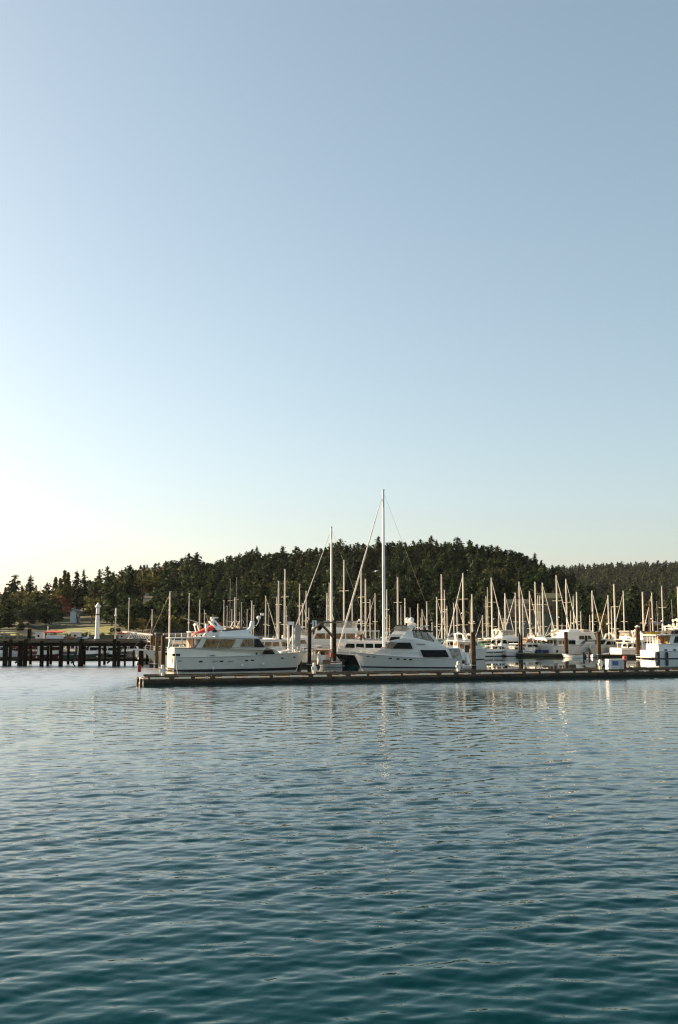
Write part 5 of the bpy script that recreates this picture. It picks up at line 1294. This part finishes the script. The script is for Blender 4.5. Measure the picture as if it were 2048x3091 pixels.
# every other mast of the picture: column, top row, width class, jib side (1 right, -1 left, 0 none)
MASTS = [(572, 1792, 1, 0), (604, 1812, 2, 0), (677, 1813, 1, 0), (687, 1831, 1, 0), (696, 1750, 0, 0), (701, 1840, 1, 0), (710, 1804, 2, 0), (715, 1745, 0, 0), (730, 1820, 1, 0),
    (747, 1841, 1, 0), (761, 1815, 2, 0), (767, 1828, 1, 0), (803, 1800, 2, 0), (812, 1823, 0, 0), (836, 1804, 1, 0), (842, 1755, 3, 0), (861, 1719, 3, 0), (866, 1832, 1, 0),
    (905, 1764, 2, 0), (914, 1822, 2, 0), (925, 1785, 2, 0), (933, 1836, 1, 0), (988, 1791, 2, 0), (995, 1761, 2, 0), (1039, 1692, 3, 0), (1064, 1817, 2, 0), (1091, 1722, 3, -1), (1104, 1749, 3, 0),
    (1118, 1810, 2, 0), (1133, 1792, 2, 0), (1168, 1781, 2, 0), (1176, 1857, 1, 0), (1201, 1743, 3, 0), (1211, 1829, 1, 0), (1223, 1808, 2, 0), (1239, 1836, 1, 0), (1262, 1824, 2, 0), (1271, 1866, 1, 0), (1275, 1841, 2, 0), (1289, 1817, 2, 0),
    (1305, 1881, 2, 0), (1319, 1803, 2, 0), (1333, 1735, 3, 0), (1342, 1782, 2, 0), (1350, 1830, 2, 0), (1370, 1821, 2, 0), (1380, 1816, 2, 0), (1398, 1731, 3, -1), (1420, 1812, 1, 0), (1425, 1795, 3, 0), (1457, 1858, 2, 0),
    (1468, 1802, 2, 0), (1472, 1774, 1, 0), (1484, 1745, 3, 1), (1506, 1834, 2, 0), (1520, 1867, 1, 0), (1525, 1792, 3, 0), (1556, 1791, 2, -1), (1568, 1757, 3, 1), (1578, 1800, 2, 0), (1599, 1785, 3, 1), (1616, 1758, 3, 0), (1624, 1798, 2, 0), (1630, 1800, 2, 0), (1638, 1760, 3, 1),
    (1667, 1872, 2, 0), (1680, 1738, 3, 1), (1709, 1749, 3, 1), (1723, 1845, 2, 0), (1731, 1800, 2, 0), (1741, 1788, 3, 0), (1754, 1847, 2, 0), (1781, 1857, 2, 0), (1788, 1784, 3, 1), (1836, 1798, 3, -1), (1846, 1833, 2, 0), (1854, 1765, 3, 0), (1882, 1785, 2, 0),
    (1940, 1788, 3, 0), (1968, 1790, 2, -2), (1983, 1816, 0, 0), (1998, 1770, 2, 0), (2028, 1812, 0, 0), (2046, 1772, 3, 0)]
MARKS = [(500, 'the pile at the big yacht\'s stern'), (650, 'the big yacht\'s radar mast'), (878, 'the white capped post frame'), (950, 'the letter J sign'), (1157, 'the tallest mast'), (1310, 'the right yacht\'s twin domes'), (1428, 'the stout brown pile'), (1571, 'the close pair of thin piles'), (1708, 'the pile before the trawler yacht'), (1807, 'the second brown pile'), (1925, 'the white capped pile')]
ORD = ['first', 'second', 'third', 'fourth', 'fifth', 'sixth', 'seventh', 'eighth', 'ninth', 'tenth', 'eleventh', 'twelfth', 'thirteenth', 'fourteenth', 'fifteenth', 'sixteenth']
ROWS = [181, 192, 205, 217, 229, 241, 253, 264, 274]
taken = {r: [] for r in ROWS}; place = {}
for i in sorted(range(len(MASTS)), key=lambda i: (-MASTS[i][2], MASTS[i][1])):
    u, v, c, j = MASTS[i]
    for r in ROWS:
        x = (u - 1024) / F_PX * r
        if r == 181 and (u > 1330 or u < 760): continue
        if all(abs(x - q) > 5.0 for q in taken[r]): taken[r].append(x); place[i] = r; break
    else: place[i] = ROWS[-1]
cnt = {}
rs = random.Random(4)
for i, (u, v, c, j) in enumerate(MASTS):
    d = place[i] + rs.uniform(-1, 1); p = W(u, v, d)
    k = max([q for q in range(len(MARKS)) if MARKS[q][0] <= u] or [0]); cnt[k] = cnt.get(k, 0) + 1
    size = {0: 'hair thin', 1: 'slim', 2: 'plain', 3: 'tall thick'}[c]
    cov = [CREAMC, BLUEC, NAVYC, GREENC, GREYC, CREAMC, TANC, BLUEC][rs.randrange(8)]
    L = max(7.0, min(13.5, p.z * .78)); bw = j in (1, 0) and (j == 1 or rs.random() < .6)
    yaw = R(rs.uniform(34, 44)) if bw else R(rs.uniform(206, 220))
    if j == -1: yaw = R(rs.uniform(205, 222))
    if j == 0 and rs.random() < .25: yaw += R(rs.uniform(-8, 8))
    lab = f'{size} masted sailing boat, {ORD[cnt[k] - 1]} mast right of {MARKS[k][1]}'
    sailboat(lab, p.x, p.y, yaw, p.z, L, L * .32, mast_r={0: .05, 1: .09, 2: .122, 3: .158}[c], canvas=cov, jib=(.10 if j else (.07 if c > 1 and rs.random() < .25 else None)), mm=[MASTD, MASTD if rs.random() < .35 else MASTP, MASTP, MASTP][c],
             hullm=[GEL, GEL, GEL, GELC, BLUEH, GREENH, GELG][rs.randrange(7)], dodger=cov if rs.random() < .5 else None, fs=rs.uniform(.9, 1.25), fb=rs.uniform(1.3, 1.6), detail=True, group='sailing boats in the marina')
# rolled brown sail next to the mast at right
p = W(1961, 1905, 190); z1 = W(1962, 1811, 190).z
t = thing('rolled_sail', 'brown rolled sail standing upright beside the masts near the right edge', 'sail', (p.x, p.y, p.z - 1.2), 0)
MB().tube([(0, 0, 0), (.05, 0, (z1 - p.z) * .5), (.2, 0, z1 - p.z + 1.2)], [.13, .2, .12], 8).build('roll', BROWNC, t)
MB().tube([(-.1, .12, -2), (.2, .12, z1 - p.z + 1.3)], .03, 5).build('pole', MASTD, t)

# small things on the walkway between the two yachts
p = W(966, 1994, 127.5); p.z = .49
t = thing('sail_bag', 'white upright sail bag standing on the walkway between the two tall piles', 'sail bag', p, 0)
MB().tube([(0, 0, 0), (.03, 0, .7), (-.12, 0, 1.4), (-.05, 0, 1.65)], [.36, .34, .17, .04], 9).build('bag', SAILC, t, smooth=True)
MB().tube([(-.12, -.18, 1.25), (-.12, .18, 1.25)], .05, 6).build('tie', WIRE, t)
p = W(1000, 1990, 134)
t = thing('fire_extinguisher', 'red fire extinguisher case by the tall pile before the black hull', 'fire extinguisher', (p.x, p.y, .49), 0)
MB().box((0, 0, .55), (.12, .12, 1.1)).build('post', TIMB, t); MB().lathe([(.15, .7), (.17, .75), (.17, 1.15), (.12, 1.25), (.05, 1.3)], 10).build('case', REDP, t)
for u, lab, m, h in ((982, 'dark wooden dock box under the timber brace', TEAK, .6), (951, 'tan dock box beside the letter sign pile', TANC, .55)):
    p = W(u, 1990, 128.5); t = thing('dock_box', lab, 'dock box', (p.x, p.y, .49), .1)
    MB().box((0, 0, h * .4), (1.3, .6, h * .8)).build('chest', m, t); MB().box((0, 0, h * .86), (1.4, .7, h * .14)).build('lid', m, t)

# mooring lines from the yachts to the floating dock, and coiled hoses on it
for lab, p0, u1 in (('slack mooring line from the big yacht\'s stern to the floating dock', W(531, 1973, 119.5), 545), ('slack mooring line from the big yacht\'s bow to the floating dock', W(905, 1970, 124.5), 890), ('slack mooring line from the right yacht\'s bow to the floating dock', W(1078, 1974, 129.5), 1105), ('slack mooring line from the right yacht\'s stern to the floating dock', W(1386, 1990, 127.5), 1365)):
    q = on_dock(u1, DW - .3, .66); pts = []
    for k in range(11):
        f = k / 10; p = p0.lerp(q, f); p.z -= 1.1 * math.sin(f * math.pi) * .6; p.z = max(p.z, .12); pts.append(tuple(p - p0))
    o = MB().tube(pts, .022, 5).build('mooring_line', WIRE, None, loc=p0); tag(o, lab, 'rope', 'mooring lines of the two yachts')

# ------------------------------------------------------------------ the air between here and the far hill
hb = MB().box((100, 1150, 60), (2600, 2400, 126)); hz = bpy.data.materials.new('hazy_air'); hz.use_nodes = True
hn = hz.node_tree; hn.nodes.remove(hn.nodes['Principled BSDF']); pv = hn.nodes.new('ShaderNodeVolumePrincipled')
pv.inputs['Color'].default_value = (.80, .86, .92, 1); pv.inputs['Density'].default_value = 0.000018; pv.inputs['Anisotropy'].default_value = 0.3
hn.links.new(pv.outputs[0], hn.nodes['Material Output'].inputs['Volume'])
tag(hb.build('haze', hz), 'thin evening haze over the harbour', None, None, 'stuff')
